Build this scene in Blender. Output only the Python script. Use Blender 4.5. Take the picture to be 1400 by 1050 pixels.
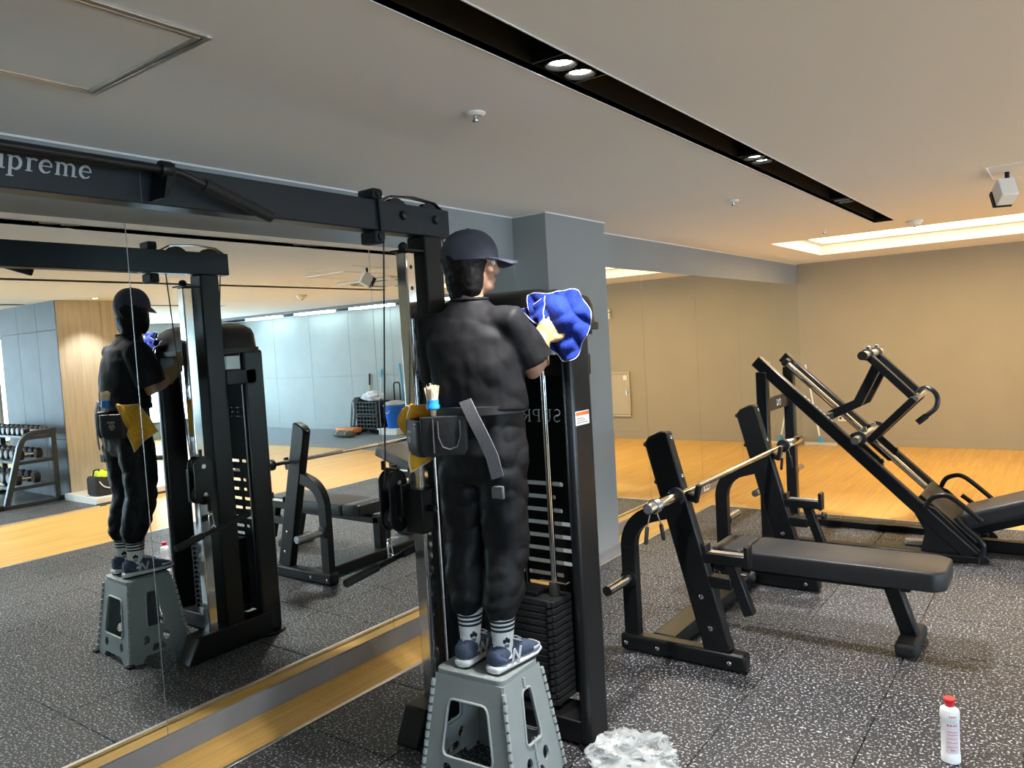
import bpy, bmesh, math, random
from mathutils import Vector, Matrix, Quaternion, noise
random.seed(7)
PI = math.pi
S = bpy.context.scene
C = S.collection
for o in list(bpy.data.objects):
    bpy.data.objects.remove(o)

# ------------------------------------------------------------------ camera
CAM = Vector((2.96, 0.0, 1.58))
right = Vector((0.80694, 0.58781, -0.05765))
down = Vector((-0.01469, -0.07761, -0.99688))
fwd = Vector((-0.59045, 0.80527, -0.05399))
cd = bpy.data.cameras.new('camera')
cam = bpy.data.objects.new('camera', cd)
C.objects.link(cam)
m = Matrix.Identity(4)
for i in range(3):
    m[i][0] = right[i]; m[i][1] = -down[i]; m[i][2] = -fwd[i]; m[i][3] = CAM[i]
cam.matrix_world = m
cd.sensor_width = 36.0
cd.lens = 1048.0 / 1400.0 * 36.0
cd.clip_start = 0.05
S.camera = cam

# ------------------------------------------------------------------ world, light levels, exposure
W = bpy.data.worlds.new('world'); S.world = W
W.use_nodes = True
bg = W.node_tree.nodes['Background']
bg.inputs[0].default_value = (0.55, 0.79, 1.0, 1)
bg.inputs[1].default_value = 13.0
S.view_settings.view_transform = 'Standard'
S.view_settings.look = 'None'
S.view_settings.exposure = 0.25
S.view_settings.gamma = 1.0
S.view_settings.use_curve_mapping = False
P_SPOT = 240.0            # watts of one twin downlight in the ceiling slots
P_COVE = 4.8             # radiance of the warm cove panel
P_LINE = 13.0            # radiance of the cool wall-wash tubes
WINDOWS = [(-1.6, 3.6), (5.6, 10.2)]   # window openings in the right wall (y0, y1)
ADDED_WINDOW = (7.4, 12.0)              # unseen opening added behind the camera for extra daylight (x0, x1)

def portal(y0, y1):
    l = bpy.data.lights.new('window_portal', 'AREA'); l.shape = 'RECTANGLE'
    l.size = y1 - y0; l.size_y = 1.9
    l.cycles.is_portal = True
    o = bpy.data.objects.new('window_portal', l); C.objects.link(o)
    o.location = (12.42, (y0 + y1) / 2, 1.25)
    o.rotation_euler = (PI / 2, 0, PI / 2)
for a, b in WINDOWS:
    portal(a, b)
def front_portal(x0, x1):
    l = bpy.data.lights.new('window_portal', 'AREA'); l.shape = 'RECTANGLE'; l.size = x1 - x0; l.size_y = 1.9; l.cycles.is_portal = True
    o = bpy.data.objects.new('window_portal', l); C.objects.link(o)
    o.location = ((x0 + x1) / 2, -2.58, 1.25); o.rotation_euler = (PI / 2, 0, 0)
front_portal(*ADDED_WINDOW)

# ------------------------------------------------------------------ materials
MATS = {}
def mat(name, col, rough=0.5, metal=0.0, var=0.0, vscale=8.0, bump=0.0, bscale=200.0, spec=0.5, emit=0.0,
        trans=0.0, alpha=1.0, coat=0.0, ior=1.45):
    M = bpy.data.materials.new(name); M.use_nodes = True
    nt = M.node_tree; b = nt.nodes['Principled BSDF']
    b.inputs['Base Color'].default_value = (*col, 1)
    b.inputs['Roughness'].default_value = rough
    b.inputs['Metallic'].default_value = metal
    b.inputs['Specular IOR Level'].default_value = spec
    b.inputs['Coat Weight'].default_value = coat
    b.inputs['Transmission Weight'].default_value = trans
    b.inputs['Alpha'].default_value = alpha
    b.inputs['IOR'].default_value = ior
    if emit:
        b.inputs['Emission Color'].default_value = (*col, 1)
        b.inputs['Emission Strength'].default_value = emit
    if var or bump:
        tc = nt.nodes.new('ShaderNodeTexCoord')
    if var:
        n = nt.nodes.new('ShaderNodeTexNoise'); n.inputs['Scale'].default_value = vscale; n.inputs['Detail'].default_value = 4
        nt.links.new(tc.outputs['Object'], n.inputs['Vector'])
        r = nt.nodes.new('ShaderNodeValToRGB')
        r.color_ramp.elements[0].position = 0.3; r.color_ramp.elements[1].position = 0.7
        r.color_ramp.elements[0].color = (*[c * (1 - var) for c in col], 1)
        r.color_ramp.elements[1].color = (*[min(1, c * (1 + var)) for c in col], 1)
        nt.links.new(n.outputs['Fac'], r.inputs['Fac'])
        nt.links.new(r.outputs['Color'], b.inputs['Base Color'])
    if bump:
        n2 = nt.nodes.new('ShaderNodeTexNoise'); n2.inputs['Scale'].default_value = bscale; n2.inputs['Detail'].default_value = 3
        nt.links.new(tc.outputs['Object'], n2.inputs['Vector'])
        bp = nt.nodes.new('ShaderNodeBump'); bp.inputs['Strength'].default_value = bump; bp.inputs['Distance'].default_value = 0.002
        nt.links.new(n2.outputs['Fac'], bp.inputs['Height'])
        nt.links.new(bp.outputs['Normal'], b.inputs['Normal'])
    MATS[name] = M
    return M

def rubber_mat():
    M = mat('rubber', (0.03, 0.031, 0.034), 0.5)
    nt = M.node_tree; b = nt.nodes['Principled BSDF']
    geo = nt.nodes.new('ShaderNodeNewGeometry')
    n = nt.nodes.new('ShaderNodeTexNoise'); n.inputs['Scale'].default_value = 95; n.inputs['Detail'].default_value = 1.5; n.inputs['Roughness'].default_value = .6
    nt.links.new(geo.outputs['Position'], n.inputs['Vector'])
    r = nt.nodes.new('ShaderNodeValToRGB')
    e = r.color_ramp.elements
    e[0].position = 0.575; e[0].color = (0.020, 0.021, 0.024, 1)
    e[1].position = 0.645; e[1].color = (0.46, 0.47, 0.50, 1)
    nt.links.new(n.outputs['Fac'], r.inputs['Fac'])
    # broad wear and dust
    n3 = nt.nodes.new('ShaderNodeTexNoise'); n3.inputs['Scale'].default_value = 1.3; n3.inputs['Detail'].default_value = 5
    nt.links.new(geo.outputs['Position'], n3.inputs['Vector'])
    mx = nt.nodes.new('ShaderNodeMix'); mx.data_type = 'RGBA'; mx.blend_type = 'MULTIPLY'; mx.inputs['Factor'].default_value = 0.35
    nt.links.new(r.outputs['Color'], mx.inputs['A']); nt.links.new(n3.outputs['Color'], mx.inputs['B'])
    nt.links.new(r.outputs['Color'], b.inputs['Base Color'])
    n2 = nt.nodes.new('ShaderNodeTexNoise'); n2.inputs['Scale'].default_value = 130; n2.inputs['Detail'].default_value = 2
    nt.links.new(geo.outputs['Position'], n2.inputs['Vector'])
    bp = nt.nodes.new('ShaderNodeBump'); bp.inputs['Strength'].default_value = 0.55; bp.inputs['Distance'].default_value = 0.004
    nt.links.new(n2.outputs['Fac'], bp.inputs['Height']); nt.links.new(bp.outputs['Normal'], b.inputs['Normal'])
    return M

def wood_mat(name, c0, c1, rough, axis='y', plank=0.12, length=1.1, grain=1.0, line=0.55):
    M = mat(name, c0, rough)
    nt = M.node_tree; b = nt.nodes['Principled BSDF']
    geo = nt.nodes.new('ShaderNodeNewGeometry')
    mp = nt.nodes.new('ShaderNodeMapping')
    if axis == 'y': mp.inputs['Rotation'].default_value = (0, 0, PI / 2)
    if axis == 'z': mp.inputs['Rotation'].default_value = (0, PI / 2, 0)
    nt.links.new(geo.outputs['Position'], mp.inputs['Vector'])
    br = nt.nodes.new('ShaderNodeTexBrick')
    br.inputs['Scale'].default_value = 1.0; br.inputs['Brick Width'].default_value = length; br.inputs['Row Height'].default_value = plank
    br.inputs['Mortar Size'].default_value = 0.0012; br.inputs['Color1'].default_value = (*c0, 1); br.inputs['Color2'].default_value = (*c1, 1)
    br.inputs['Mortar'].default_value = (*[c * line for c in c0], 1); br.offset = 0.37
    nt.links.new(mp.outputs['Vector'], br.inputs['Vector'])
    mp2 = nt.nodes.new('ShaderNodeMapping'); mp2.inputs['Scale'].default_value = (2.0, 38.0, 38.0)
    nt.links.new(mp.outputs['Vector'], mp2.inputs['Vector'])
    n = nt.nodes.new('ShaderNodeTexNoise'); n.inputs['Scale'].default_value = 1.0; n.inputs['Detail'].default_value = 5; n.inputs['Distortion'].default_value = .6
    nt.links.new(mp2.outputs['Vector'], n.inputs['Vector'])
    r = nt.nodes.new('ShaderNodeValToRGB'); e = r.color_ramp.elements
    e[0].position = .3; e[0].color = (1 - .22 * grain, 1 - .25 * grain, 1 - .3 * grain, 1); e[1].position = .7; e[1].color = (1, 1, 1, 1)
    nt.links.new(n.outputs['Fac'], r.inputs['Fac'])
    mx = nt.nodes.new('ShaderNodeMix'); mx.data_type = 'RGBA'; mx.blend_type = 'MULTIPLY'; mx.inputs['Factor'].default_value = 1
    nt.links.new(br.outputs['Color'], mx.inputs['A']); nt.links.new(r.outputs['Color'], mx.inputs['B'])
    nt.links.new(mx.outputs['Result'], b.inputs['Base Color'])
    return M

rubber_mat()
wood_mat('wood_floor', (0.74, 0.46, 0.135), (0.68, 0.41, 0.115), 0.38)
wood_mat('wood_wall', (0.70, 0.62, 0.50), (0.66, 0.585, 0.47), 0.5, axis='z', plank=0.53, length=7.0)
mat('ceiling_paint', (0.86, 0.86, 0.86), 0.9, bump=.1, bscale=60)
mat('wall_grey', (0.26, 0.275, 0.28), 0.7, var=.04, vscale=2, bump=.1)
mat('wall_olive', (0.36, 0.33, 0.26), 0.75, var=.03, vscale=2, bump=.08)
mat('wall_pale', (0.34, 0.36, 0.345), 0.6, var=.04, vscale=3)
mat('concrete_panel', (0.105, 0.115, 0.125), 0.55, var=.12, vscale=3)
mat('baseboard_grey', (0.21, 0.205, 0.215), 0.5, var=.04)
mat('floor_grey', (0.22, 0.24, 0.26), 0.55, var=.08, vscale=5)
mat('slot_black', (0.010, 0.009, 0.008), 0.7)
mat('mirror', (0.86, 0.89, 0.86), 0.0, 1.0)
mat('mirror_edge', (0.55, 0.58, 0.56), 0.25, 0.8)
mat('alu', (0.80, 0.79, 0.77), 0.30, 1.0, var=.06, vscale=30)
mat('white_paint', (0.75, 0.74, 0.72), 0.45, var=.02)
mat('white_plastic', (0.82, 0.82, 0.80), 0.35, var=.02)
mat('black_metal', (0.0055, 0.006, 0.0065), 0.36, var=.15, vscale=20, bump=.05, bscale=400, spec=.38)
mat('matte_black', (0.004, 0.004, 0.0045), 0.75, var=.1, vscale=20, spec=.15)
mat('satin_black', (0.007, 0.008, 0.010), 0.28, var=.12, vscale=15)
mat('navy_metal', (0.007, 0.012, 0.019), 0.40, var=.1, vscale=10, bump=.05, bscale=350)
mat('black_plastic', (0.010, 0.010, 0.011), 0.40, var=.12, vscale=30, bump=.12, bscale=500)
mat('black_rubber', (0.012, 0.012, 0.012), 0.65, var=.15, vscale=40)
mat('chrome', (0.78, 0.78, 0.78), 0.10, 1.0, var=.03, vscale=40)
mat('steel', (0.52, 0.52, 0.53), 0.25, 1.0, var=.08, vscale=40)
mat('cable_black', (0.02, 0.02, 0.02), 0.4, var=.1)
mat('vinyl', (0.030, 0.031, 0.034), 0.40, var=.08, vscale=20, bump=.25, bscale=450)
mat('print_silver', (0.42, 0.44, 0.46), 0.4, 0.3, var=.03)
mat('sticker_white', (0.80, 0.80, 0.80), 0.4, var=.02)
mat('sticker_orange', (0.75, 0.17, 0.04), 0.4, var=.02)
mat('print_dark', (0.06, 0.06, 0.07), 0.5, var=.05)
mat('yellow_plastic', (0.80, 0.52, 0.03), 0.4, var=.05)
mat('stool_grey', (0.27, 0.30, 0.30), 0.42, var=.05, vscale=12, bump=.06, bscale=300)
mat('stool_light', (0.36, 0.39, 0.385), 0.45, var=.04, vscale=12)
mat('skin', (0.42, 0.23, 0.155), 0.5, var=.07, vscale=25)
mat('shirt_black', (0.0060, 0.0060, 0.0078), 0.66, var=.05, vscale=3, bump=.12, bscale=700, spec=.22)
mat('trouser_black', (0.0055, 0.0055, 0.0072), 0.56, var=.05, vscale=3, bump=.12, bscale=600, spec=.3)
mat('stitch', (0.045, 0.045, 0.05), 0.6, var=.1)
mat('webbing', (0.13, 0.13, 0.145), 0.7, var=.3, vscale=300, bump=.4, bscale=500)
mat('cap_navy', (0.045, 0.050, 0.075), 0.8, var=.12, vscale=40, bump=.3, bscale=300)
mat('hair', (0.005, 0.004, 0.0035), 0.55, var=.3, vscale=120, bump=.5, bscale=160, spec=.25)
mat('sock_white', (0.74, 0.74, 0.76), 0.85, var=.06, vscale=60, bump=.4, bscale=300)
mat('sock_stripe', (0.02, 0.02, 0.025), 0.85, var=.1)
mat('shoe_navy', (0.055, 0.075, 0.125), 0.75, var=.2, vscale=60, bump=.35, bscale=250)
mat('shoe_grey', (0.48, 0.50, 0.54), 0.6, var=.08, vscale=30)
mat('shoe_sole', (0.66, 0.68, 0.70), 0.55, var=.06, vscale=30)
mat('outsole', (0.02, 0.02, 0.022), 0.7, var=.1)
mat('glove', (0.33, 0.205, 0.088), 0.6, var=.08, vscale=30, bump=.2, bscale=80)
mat('towel_blue', (0.002, 0.018, 0.19), 0.95, var=.35, vscale=90, bump=1.0, bscale=240)
mat('hem_white', (0.72, 0.74, 0.80), 0.8, var=.05)
mat('cloth_yellow', (0.72, 0.36, 0.025), 0.9, var=.15, vscale=60, bump=.6, bscale=240)
mat('hem_cream', (0.74, 0.62, 0.42), 0.8, var=.05)
mat('pouch', (0.017, 0.017, 0.019), 0.5, var=.2, vscale=60, bump=.35, bscale=220)
mat('bristle', (0.66, 0.56, 0.40), 0.8, var=.25, vscale=200)
mat('brush_blue', (0.02, 0.24, 0.75), 0.35, var=.05)
mat('pine', (0.62, 0.45, 0.26), 0.55, var=.15, vscale=30)
mat('bottle_white', (0.82, 0.84, 0.86), 0.3, var=.02)
mat('cap_red', (0.75, 0.02, 0.03), 0.35, var=.04)
mat('label_pink', (0.74, 0.66, 0.72), 0.45, var=.04)
mat('print_red', (0.55, 0.10, 0.16), 0.5, var=.05)
mat('poly_bag', (0.80, 0.84, 0.85), 0.06, var=.02, alpha=0.20, spec=1.0)
mat('neon', (0.70, 0.85, 0.03), 0.6, var=.08, vscale=30)
mat('bag_black', (0.022, 0.024, 0.022), 0.7, var=.2, vscale=30)
mat('juice', (0.72, 0.30, 0.06), 0.3, var=.1)
mat('clear_plastic', (0.78, 0.80, 0.80), 0.2, alpha=.6, var=.02)
mat('blue_bucket', (0.01, 0.13, 0.58), 0.35, var=.05)
mat('broom_blue', (0.08, 0.36, 0.66), 0.4, var=.05)
mat('broom_yellow', (0.75, 0.58, 0.12), 0.4, var=.05)
mat('orange_plastic', (0.75, 0.22, 0.05), 0.4, var=.08)
mat('olive_fabric', (0.10, 0.11, 0.09), 0.7, var=.25, vscale=30)
mat('red_plastic', (0.65, 0.06, 0.08), 0.4, var=.05)
mat('panel_beige', (0.46, 0.42, 0.33), 0.5, var=.03)
mat('cyl_iron', (0.014, 0.0145, 0.016), 0.42, var=.15, vscale=60)
mat('iron_face', (0.14, 0.15, 0.17), 0.45, var=.12, vscale=60)
mat('rack_steel', (0.035, 0.042, 0.05), 0.35, var=.1, vscale=20)
mat('window_frame', (0.25, 0.26, 0.27), 0.4, .5, var=.03)
mat('lamp_glow', (1.0, 0.95, 0.86), 0.5, emit=30.0)
mat('cove_glow', (1.0, 0.73, 0.36), 0.5, emit=P_COVE)
mat('line_glow', (0.74, 0.93, 1.0), 0.5, emit=P_LINE)
def film_mat():
    M = bpy.data.materials.new('poly_film'); M.use_nodes = True; nt = M.node_tree
    b = nt.nodes['Principled BSDF']; b.inputs['Base Color'].default_value = (.82, .86, .87, 1); b.inputs['Roughness'].default_value = .12; b.inputs['Coat Weight'].default_value = .6
    n = nt.nodes.new('ShaderNodeTexNoise'); n.inputs['Scale'].default_value = 40; n.inputs['Detail'].default_value = 3
    tc = nt.nodes.new('ShaderNodeTexCoord'); nt.links.new(tc.outputs['Object'], n.inputs['Vector'])
    bp = nt.nodes.new('ShaderNodeBump'); bp.inputs['Strength'].default_value = .5; bp.inputs['Distance'].default_value = .01
    nt.links.new(n.outputs['Fac'], bp.inputs['Height']); nt.links.new(bp.outputs['Normal'], b.inputs['Normal'])
    t = nt.nodes.new('ShaderNodeBsdfTransparent'); fr = nt.nodes.new('ShaderNodeFresnel'); fr.inputs['IOR'].default_value = 1.9
    nt.links.new(bp.outputs['Normal'], fr.inputs['Normal'])
    mr = nt.nodes.new('ShaderNodeMapRange'); mr.inputs['From Max'].default_value = .6; mr.inputs['To Min'].default_value = .06; mr.inputs['To Max'].default_value = .6
    nt.links.new(fr.outputs[0], mr.inputs['Value'])
    mx = nt.nodes.new('ShaderNodeMixShader'); nt.links.new(mr.outputs[0], mx.inputs[0])
    nt.links.new(t.outputs[0], mx.inputs[1]); nt.links.new(b.outputs[0], mx.inputs[2]); nt.links.new(mx.outputs[0], nt.nodes['Material Output'].inputs[0])
    MATS['poly_film'] = M
film_mat()
gl = mat('pane_glass', (0.95, 0.98, 1.0), 0.0, trans=1.0, ior=1.01)

# ------------------------------------------------------------------ mesh builder
def V(*a): return Vector(a)

def spline(pts, k=5):
    pts = [Vector(p) for p in pts]; out = []
    for i in range(len(pts) - 1):
        p0 = pts[max(i - 1, 0)]; p1 = pts[i]; p2 = pts[i + 1]; p3 = pts[min(i + 2, len(pts) - 1)]
        for j in range(k):
            t = j / k
            out.append(.5 * ((2 * p1) + (p2 - p0) * t + (2 * p0 - 5 * p1 + 4 * p2 - p3) * t * t + (3 * p1 - p0 - 3 * p2 + p3) * t ** 3))
    return out + [pts[-1]]

class MB:
    def __init__(s): s.v = []; s.f = []
    def add(s, vs, fs):
        k = len(s.v); s.v += [Vector(p) for p in vs]; s.f += [[i + k for i in f] for f in fs]; return s
    def box(s, x0, x1, y0, y1, z0, z1):
        vs = [(x0, y0, z0), (x1, y0, z0), (x1, y1, z0), (x0, y1, z0), (x0, y0, z1), (x1, y0, z1), (x1, y1, z1), (x0, y1, z1)]
        return s.add(vs, [[3, 2, 1, 0], [4, 5, 6, 7], [0, 1, 5, 4], [1, 2, 6, 5], [2, 3, 7, 6], [3, 0, 4, 7]])
    def bar(s, p0, p1, w, h, up=(0, 0, 1)):
        p0 = Vector(p0); p1 = Vector(p1); d = (p1 - p0).normalized(); u = Vector(up)
        side = d.cross(u)
        if side.length < 1e-4: side = d.cross(Vector((1, 0, 0)))
        side.normalize(); u = side.cross(d).normalized()
        vs = []
        for p in (p0, p1):
            for a, b in ((-1, -1), (1, -1), (1, 1), (-1, 1)):
                vs.append(p + side * (a * w / 2) + u * (b * h / 2))
        return s.add(vs, [[3, 2, 1, 0], [4, 5, 6, 7], [0, 1, 5, 4], [1, 2, 6, 5], [2, 3, 7, 6], [3, 0, 4, 7]])
    def cyl(s, p0, p1, r0, r1=None, n=16):
        r1 = r0 if r1 is None else r1
        return s.sweep([p0, p1], [r0, r1], n)
    def sweep(s, pts, r, n=10, closed=False, flat=1.0, side=None):
        pts = [Vector(p) for p in pts]
        if not hasattr(r, '__len__'): r = [r] * len(pts)
        T = []
        for i in range(len(pts)):
            if closed:
                t = pts[(i + 1) % len(pts)] - pts[i - 1]
            else:
                a = pts[max(i - 1, 0)]; b = pts[min(i + 1, len(pts) - 1)]; t = b - a
            T.append(t.normalized())
        nrm = Vector(side) if side else (Vector((0, 0, 1)) if abs(T[0].z) < .9 else Vector((1, 0, 0)))
        vs = []
        for i, p in enumerate(pts):
            t = T[i]
            nrm = (nrm - t * nrm.dot(t))
            if nrm.length < 1e-5: nrm = t.orthogonal()
            nrm.normalize(); bn = t.cross(nrm)
            for k in range(n):
                a = 2 * PI * k / n
                vs.append(p + nrm * (math.cos(a) * r[i]) + bn * (math.sin(a) * r[i] * flat))
        fs = []
        m_ = len(pts)
        for i in range(m_ if closed else m_ - 1):
            j = (i + 1) % m_
            for k in range(n):
                l = (k + 1) % n
                fs.append([i * n + k, i * n + l, j * n + l, j * n + k])
        if not closed:
            fs.append(list(range(n))[::-1]); fs.append([(m_ - 1) * n + k for k in range(n)])
        return s.add(vs, fs)
    def rsweep(s, pts, w, h, side):
        """rectangular tube along pts; width w along side, height h across"""
        pts = [Vector(p) for p in pts]; sd = Vector(side).normalized(); vs = []
        for i, p in enumerate(pts):
            a = pts[max(i - 1, 0)]; b = pts[min(i + 1, len(pts) - 1)]
            t = (b - a).normalized(); u = sd.cross(t).normalized()
            for x, y in ((-1, -1), (1, -1), (1, 1), (-1, 1)):
                vs.append(p + sd * (x * w / 2) + u * (y * h / 2))
        fs = []
        for i in range(len(pts) - 1):
            for k in range(4):
                l = (k + 1) % 4
                fs.append([i * 4 + k, i * 4 + l, i * 4 + 4 + l, i * 4 + 4 + k])
        fs.append([3, 2, 1, 0]); q = (len(pts) - 1) * 4; fs.append([q, q + 1, q + 2, q + 3])
        return s.add(vs, fs)
    def lathe(s, c, prof, n=20, axis=(0, 0, 1), sx=1.0, sy=1.0, hollow=False):
        c = Vector(c); ax = Vector(axis).normalized()
        u = Vector((1, 0, 0)) if abs(ax.x) < .9 else Vector((0, 1, 0))
        u = (u - ax * u.dot(ax)).normalized(); w = ax.cross(u)
        vs = []
        for r, z in prof:
            for k in range(n):
                a = 2 * PI * k / n
                vs.append(c + ax * z + u * (r * math.cos(a) * sx) + w * (r * math.sin(a) * sy))
        fs = []
        for i in range(len(prof) - 1):
            for k in range(n):
                l = (k + 1) % n
                fs.append([i * n + k, i * n + l, i * n + n + l, i * n + n + k])
        q = (len(prof) - 1) * n
        if hollow:
            for k in range(n):
                l = (k + 1) % n; fs.append([q + k, q + l, l, k])
        else:
            fs.append(list(range(n))[::-1]); fs.append([q + k for k in range(n)])
        return s.add(vs, fs)
    def prism(s, poly, fn, t0, t1):
        """poly of 2-D points; fn(a, b, t) -> 3-D"""
        n = len(poly)
        vs = [fn(a, b, t0) for a, b in poly] + [fn(a, b, t1) for a, b in poly]
        fs = [list(range(n))[::-1], list(range(n, 2 * n))]
        for k in range(n):
            l = (k + 1) % n; fs.append([k, l, n + l, n + k])
        return s.add(vs, fs)
    def ball(s, c, r, n=14, rot=None):
        c = Vector(c); r = Vector(r) if hasattr(r, '__len__') else Vector((r, r, r))
        vs = []; fs = []; m_ = n // 2
        for i in range(1, m_):
            th = PI * i / m_
            for k in range(n):
                ph = 2 * PI * k / n
                p = Vector((r.x * math.sin(th) * math.cos(ph), r.y * math.sin(th) * math.sin(ph), r.z * math.cos(th)))
                vs.append(c + (rot @ p if rot else p))
        for i in range(m_ - 2):
            for k in range(n):
                l = (k + 1) % n; fs.append([i * n + k, i * n + n + k, i * n + n + l, i * n + l])
        top = len(vs); p = Vector((0, 0, r.z)); vs.append(c + (rot @ p if rot else p))
        bot = len(vs); vs.append(c - (rot @ p if rot else p))
        for k in range(n):
            l = (k + 1) % n
            fs.append([top, k, l]); q = (m_ - 2) * n; fs.append([bot, q + l, q + k])
        return s.add(vs, fs)
    def loft(s, rings):
        n = len(rings[0]); vs = [p for r in rings for p in r]; fs = []
        for i in range(len(rings) - 1):
            for k in range(n):
                l = (k + 1) % n; fs.append([i * n + k, i * n + l, i * n + n + l, i * n + n + k])
        fs.append(list(range(n))[::-1]); q = (len(rings) - 1) * n; fs.append([q + k for k in range(n)])
        return s.add(vs, fs)
    def mesh(s, name, off=Vector((0, 0, 0))):
        me = bpy.data.meshes.new(name)
        me.from_pydata([p - off for p in s.v], [], s.f)
        bm = bmesh.new(); bm.from_mesh(me)
        bmesh.ops.recalc_face_normals(bm, faces=bm.faces); bm.to_mesh(me); bm.free()
        return me
    def build(s, name, material, parent=None, bevel=0.0, seg=2, loc=None, smooth=35, local=False):
        off = Vector((0, 0, 0))
        if parent is not None and not local: off = world(parent)
        if loc is not None: off = Vector(loc)
        me = s.mesh(name, off)
        return link(name, me, material, parent, loc, bevel, seg, smooth)

def world(o):
    p = Vector((0, 0, 0))
    while o is not None:
        p = p + o.location; o = o.parent
    return p

def link(name, me, material, parent=None, loc=None, bevel=0.0, seg=2, smooth=35):
    o = bpy.data.objects.new(name, me); C.objects.link(o)
    if material and not me.materials: me.materials.append(MATS[material])
    if smooth:
        me.polygons.foreach_set('use_smooth', [True] * len(me.polygons))
        try: me.set_sharp_from_angle(angle=math.radians(smooth))
        except Exception: pass
    if parent is not None: o.parent = parent
    if loc is not None: o.location = loc
    if bevel:
        b = o.modifiers.new('bevel', 'BEVEL'); b.width = bevel; b.segments = seg; b.limit_method = 'ANGLE'; b.angle_limit = math.radians(40)
        b.harden_normals = False
    return o

def tag(o, label, cat, group=None):
    o['label'] = label; o['category'] = cat
    if group: o['group'] = group
    return o

def thing(name, label, cat, loc=(0, 0, 0), group=None):
    o = bpy.data.objects.new(name, None); C.objects.link(o); o.location = loc
    o.empty_display_size = 0.1
    return tag(o, label, cat, group)

def struct(o, label=None):
    o['kind'] = 'structure'
    if label: o['label'] = label
    return o

def copy_tree(o, parent=None):
    c = o.copy(); C.objects.link(c); c.parent = parent
    for ch in list(o.children): copy_tree(ch, c)
    return c

def arc(c, r, a0, a1, n, u, w):
    c = Vector(c); u = Vector(u); w = Vector(w)
    return [c + u * (r * math.cos(math.radians(a0 + (a1 - a0) * i / n))) + w * (r * math.sin(math.radians(a0 + (a1 - a0) * i / n))) for i in range(n + 1)]

def plate2d(outer, holes, thick):
    """flat plate with holes as mesh in the XY plane, thickness along Z"""
    cu = bpy.data.curves.new('tmp', 'CURVE'); cu.dimensions = '2D'; cu.fill_mode = 'BOTH'; cu.extrude = thick / 2
    for loop in [outer] + holes:
        sp = cu.splines.new('POLY'); sp.points.add(len(loop) - 1)
        for p, q in zip(sp.points, loop): p.co = (q[0], q[1], 0, 1)
        sp.use_cyclic_u = True
    o = bpy.data.objects.new('tmp', cu); C.objects.link(o)
    dg = bpy.context.evaluated_depsgraph_get(); dg.update()
    me = bpy.data.meshes.new_from_object(o.evaluated_get(dg))
    bpy.data.objects.remove(o); bpy.data.curves.remove(cu)
    me.materials.clear()
    return me

def map_mesh(me, fn, off=Vector((0, 0, 0))):
    for v in me.vertices: v.co = Vector(fn(*v.co)) - off
    bm = bmesh.new(); bm.from_mesh(me); bmesh.ops.remove_doubles(bm, verts=bm.verts, dist=1e-6)
    bmesh.ops.recalc_face_normals(bm, faces=bm.faces); bm.to_mesh(me); bm.free()
    return me

def rrect(x0, x1, y0, y1, r, n=4):
    out = []
    for cx, cy, a in ((x1 - r, y1 - r, 0), (x0 + r, y1 - r, 90), (x0 + r, y0 + r, 180), (x1 - r, y0 + r, 270)):
        for i in range(n + 1):
            t = math.radians(a + 90 * i / n); out.append((cx + r * math.cos(t), cy + r * math.sin(t)))
    return out

def rpoly(pts, r, n=3):
    """polygon with rounded corners"""
    out = []; N = len(pts)
    for i in range(N):
        p = Vector((*pts[i], 0)); a = Vector((*pts[i - 1], 0)); b = Vector((*pts[(i + 1) % N], 0))
        da = (a - p).normalized(); db = (b - p).normalized()
        k = min(r, (a - p).length * .45, (b - p).length * .45)
        p0 = p + da * k; p1 = p + db * k
        for j in range(n + 1):
            t = j / n
            q = p0 * (1 - t) ** 2 + p * 2 * t * (1 - t) + p1 * t * t
            out.append((q.x, q.y))
    return out

def circle(cx, cy, r, n=16): return [(cx + r * math.cos(2 * PI * k / n), cy + r * math.sin(2 * PI * k / n)) for k in range(n)]

def panel_grid(xs, ys, holes):
    """list of grid cells of a rectangle without those whose centre lies in a hole"""
    cells = []
    for i in range(len(xs) - 1):
        for j in range(len(ys) - 1):
            cx = (xs[i] + xs[i + 1]) / 2; cy = (ys[j] + ys[j + 1]) / 2
            if any(h[0] < cx < h[1] and h[2] < cy < h[3] for h in holes): continue
            cells.append((xs[i], xs[i + 1], ys[j], ys[j + 1]))
    return cells

# ------------------------------------------------------------------ stroke letters (serif capitals and lower case)
def ribbon(pts, w):
    pts = [Vector((p[0], p[1], 0)) for p in pts]
    if not hasattr(w, '__len__'): w = [w] * len(pts)
    L = []; R_ = []
    for i, p in enumerate(pts):
        a = pts[max(i - 1, 0)]; b = pts[min(i + 1, len(pts) - 1)]
        t = (b - a).normalized(); nn = Vector((-t.y, t.x, 0))
        L.append(p + nn * w[i] / 2); R_.append(p - nn * w[i] / 2)
    return L, R_
def earc(cx, cy, rx, ry, a0, a1, n=10):
    return [(cx + rx * math.cos(math.radians(a0 + (a1 - a0) * i / n)), cy + ry * math.sin(math.radians(a0 + (a1 - a0) * i / n))) for i in range(n + 1)]
TK, TN, SF = .15, .055, .05
def stem(x, y0, y1, w=TK): return ([(x, y0), (x, y1)], w)
def serif(x, y, w=.30): return ([(x - w / 2, y), (x + w / 2, y)], SF)
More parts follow.
